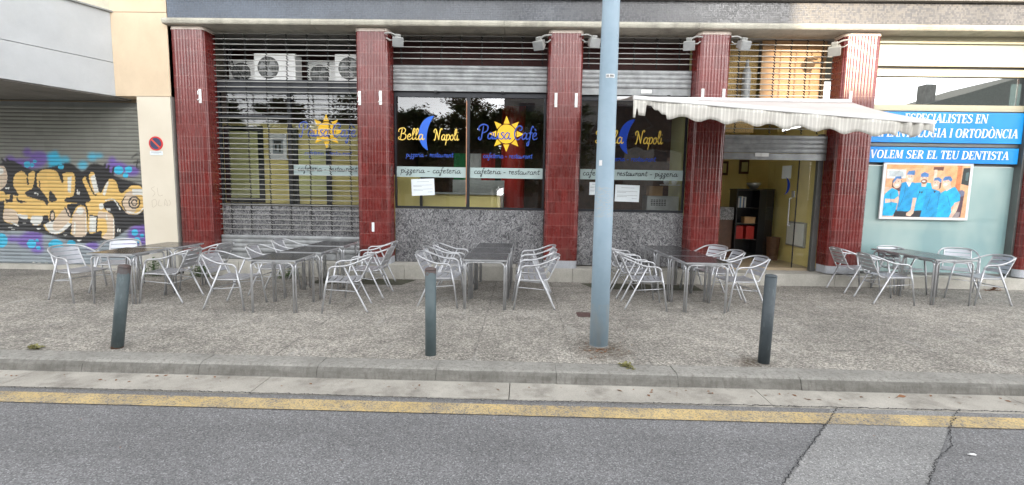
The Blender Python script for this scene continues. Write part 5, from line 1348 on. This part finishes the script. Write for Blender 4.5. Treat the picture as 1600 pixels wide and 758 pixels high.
for i in range(12): leaf(r.uniform(-4, 5), r.uniform(2.6, 4.2), -.118, r.uniform(.006, .014), r.uniform(0, 6.28))
leaf(3.62, 4.58, -.109, .05, .1); leaf(.95, 4.55, -.109, .035, 2.4)
lt = mb.build('leaf_litter', M['dry_leaf']); struct(lt, 'stuff')
mb = MB(); mb.poly([(3.36+.035*math.cos(i*.785), 3.55+.014*math.sin(i*.785), -.115+.004*math.sin(i*1.57)) for i in range(8)]); mb.poly([(3.36+.03*math.cos(-i*.785), 3.55+.012*math.sin(-i*.785), -.1175) for i in range(8)])
tag(mb.build('paper_scrap', M['white']), 'pale paper scrap lying on the asphalt beside the right crack', 'litter')

# ================================================================== ACROSS THE STREET (mirrored in the glass, or shading the front)
def tree_proto(seed, h, cw):
    r = random.Random(seed); r0 = thing('street_tree', 'leafy street tree across the road, mirrored in the shop windows', 'tree', (0, 0, 0), 'trees across the road')
    tr = MB(); tr.tube([(0, 0, -.1), (.05, 0, h*.3), (-.05, .05, h*.6), (0, 0, h*.85)], .1, 8, rr=[.17, .13, .09, .03])
    tips = []
    for k in range(9):
        a = r.uniform(0, 6.28); z = h*r.uniform(.33, .7); L = cw*r.uniform(.5, .9); e = (L*math.cos(a), L*math.sin(a), z+h*r.uniform(.08, .22))
        tr.tube([(0, 0, z), (e[0]*.5, e[1]*.5, (z+e[2])/2+.1), e], .05, 6, rr=[.06, .04, .015]); tips.append(e)
    tr.build('trunk', M['bark'], r0, smooth=True)
    cr_ = MB(); clumps = []
    for k in range(85):
        a = r.uniform(0, 6.28); rad = cw*math.sqrt(r.random()); z = h*r.uniform(.25, .98); rad *= math.sqrt(max(.05, 1-((z-h*.6)/(h*.42))**2)); clumps.append((rad*math.cos(a), rad*math.sin(a), z, r.uniform(.3, .65)))
    for cx, cy, cz, cs in clumps:
        for q in range(85):
            x, y, z = cx+r.gauss(0, cs*.55), cy+r.gauss(0, cs*.55), cz+r.gauss(0, cs*.42); L = r.uniform(.09, .19)
            a = r.uniform(0, 6.28); b = r.uniform(-.8, .8); dx, dy, dz = L*math.cos(a), L*math.sin(a), L*b; ex, ey, ez = -L*math.sin(a)*.5, L*math.cos(a)*.5, L*r.uniform(-.4, .4)
            cr_.poly([(x-dx, y-dy, z-dz), (x+ex, y+ey, z+ez), (x+dx, y+dy, z+dz), (x-ex, y-ey, z-ez)])
    cr_.build('crown', M['leaf'], r0)
    return r0
tp = [tree_proto(1, 7.6, 2.3), tree_proto(2, 8.3, 2.6)]
tp[1]['label'] = 'leafy street tree in the near row across the road, third from the left'; tp[0].location = (-17, -15, 0); tp[1].location = (-11.5, -16, 0)
for i, (x, y, s_) in enumerate([(-7.6, -14.5, .92), (-4.0, -15.5, .98), (-.8, -14.8, .95), (3.0, -16, .93), (-22, -16, 1.0), (-14, -18, .85), (-9.4, -18.5, .98), (-5.8, -18, .86), (-2.2, -18.6, 1.0), (1.2, -18, .9), (-27, -17, 1.0)]):
    o = copy_tree(tp[i % 2]); o.location = (x, y, 0); o['label'] = 'leafy street tree across the road in the %s row, number %s from the left' % ('near' if y > -17 else 'far', ['fourth', 'fifth', 'sixth', 'last', 'second', 'second', 'third', 'fourth', 'fifth', 'last', 'first'][i]); o.scale = (s_, s_, s_); o.rotation_euler = (0, 0, i*1.3)
def block(name, label, x0, x1, y0, y1, h, mt, storeys=5):
    r0 = thing(name, label, 'building', ((x0+x1)/2, y1, 0))
    MB().box((x0, y0, -.2), (x1, y1, h)).build('wall', mt, r0)
    n = max(2, int((x1-x0)/3.2))
    for k in range(storeys):
        for i in range(n):
            cx = x0+(i+.5)*(x1-x0)/n; z = 1.2+k*(h-1)/storeys
            if z+1.6 > h: continue
            w = MB(); w.box((cx-.65, y1+.002, z), (cx+.65, y1+.05, z+1.5)); w.build('window', M['darkframe'], r0)
    return r0
block('apartment_block', 'tall apartment block across the road mirrored at the upper right of the middle window', -1.8, 13.6, -34, -23, 17, M['oppo'], 5)
block('low_house', 'unseen low house across the road to the right, sized to shade the shopfront', 13.7, 26, -36, -26, 12.8, M['oppo'], 2)  # out of view; placed and sized so its shadow covers the lower right front
block('low_house', 'long low building across the road on the left behind the trees', -46, -3.2, -36, -28, 7.4, M['oppo'], 1)


hs2 = block('gabled_house', 'gabled house with a chimney far across the road on the right', 33, 52, -38, -27, 9.0, M['oppo'], 2)
MB().prism_y([(32.5, 9.002), (52.5, 9.002), (52.5, 13.6), (47.5, 13.6), (40, 11.2)], -38.4, -26.8).build('roof', simple('pale_roof', (.20, .21, .19), .8), hs2)
MB().box((37.6, -30, 9.6), (38.6, -29, 12.3)).build('chimney', M['oppo'], hs2)
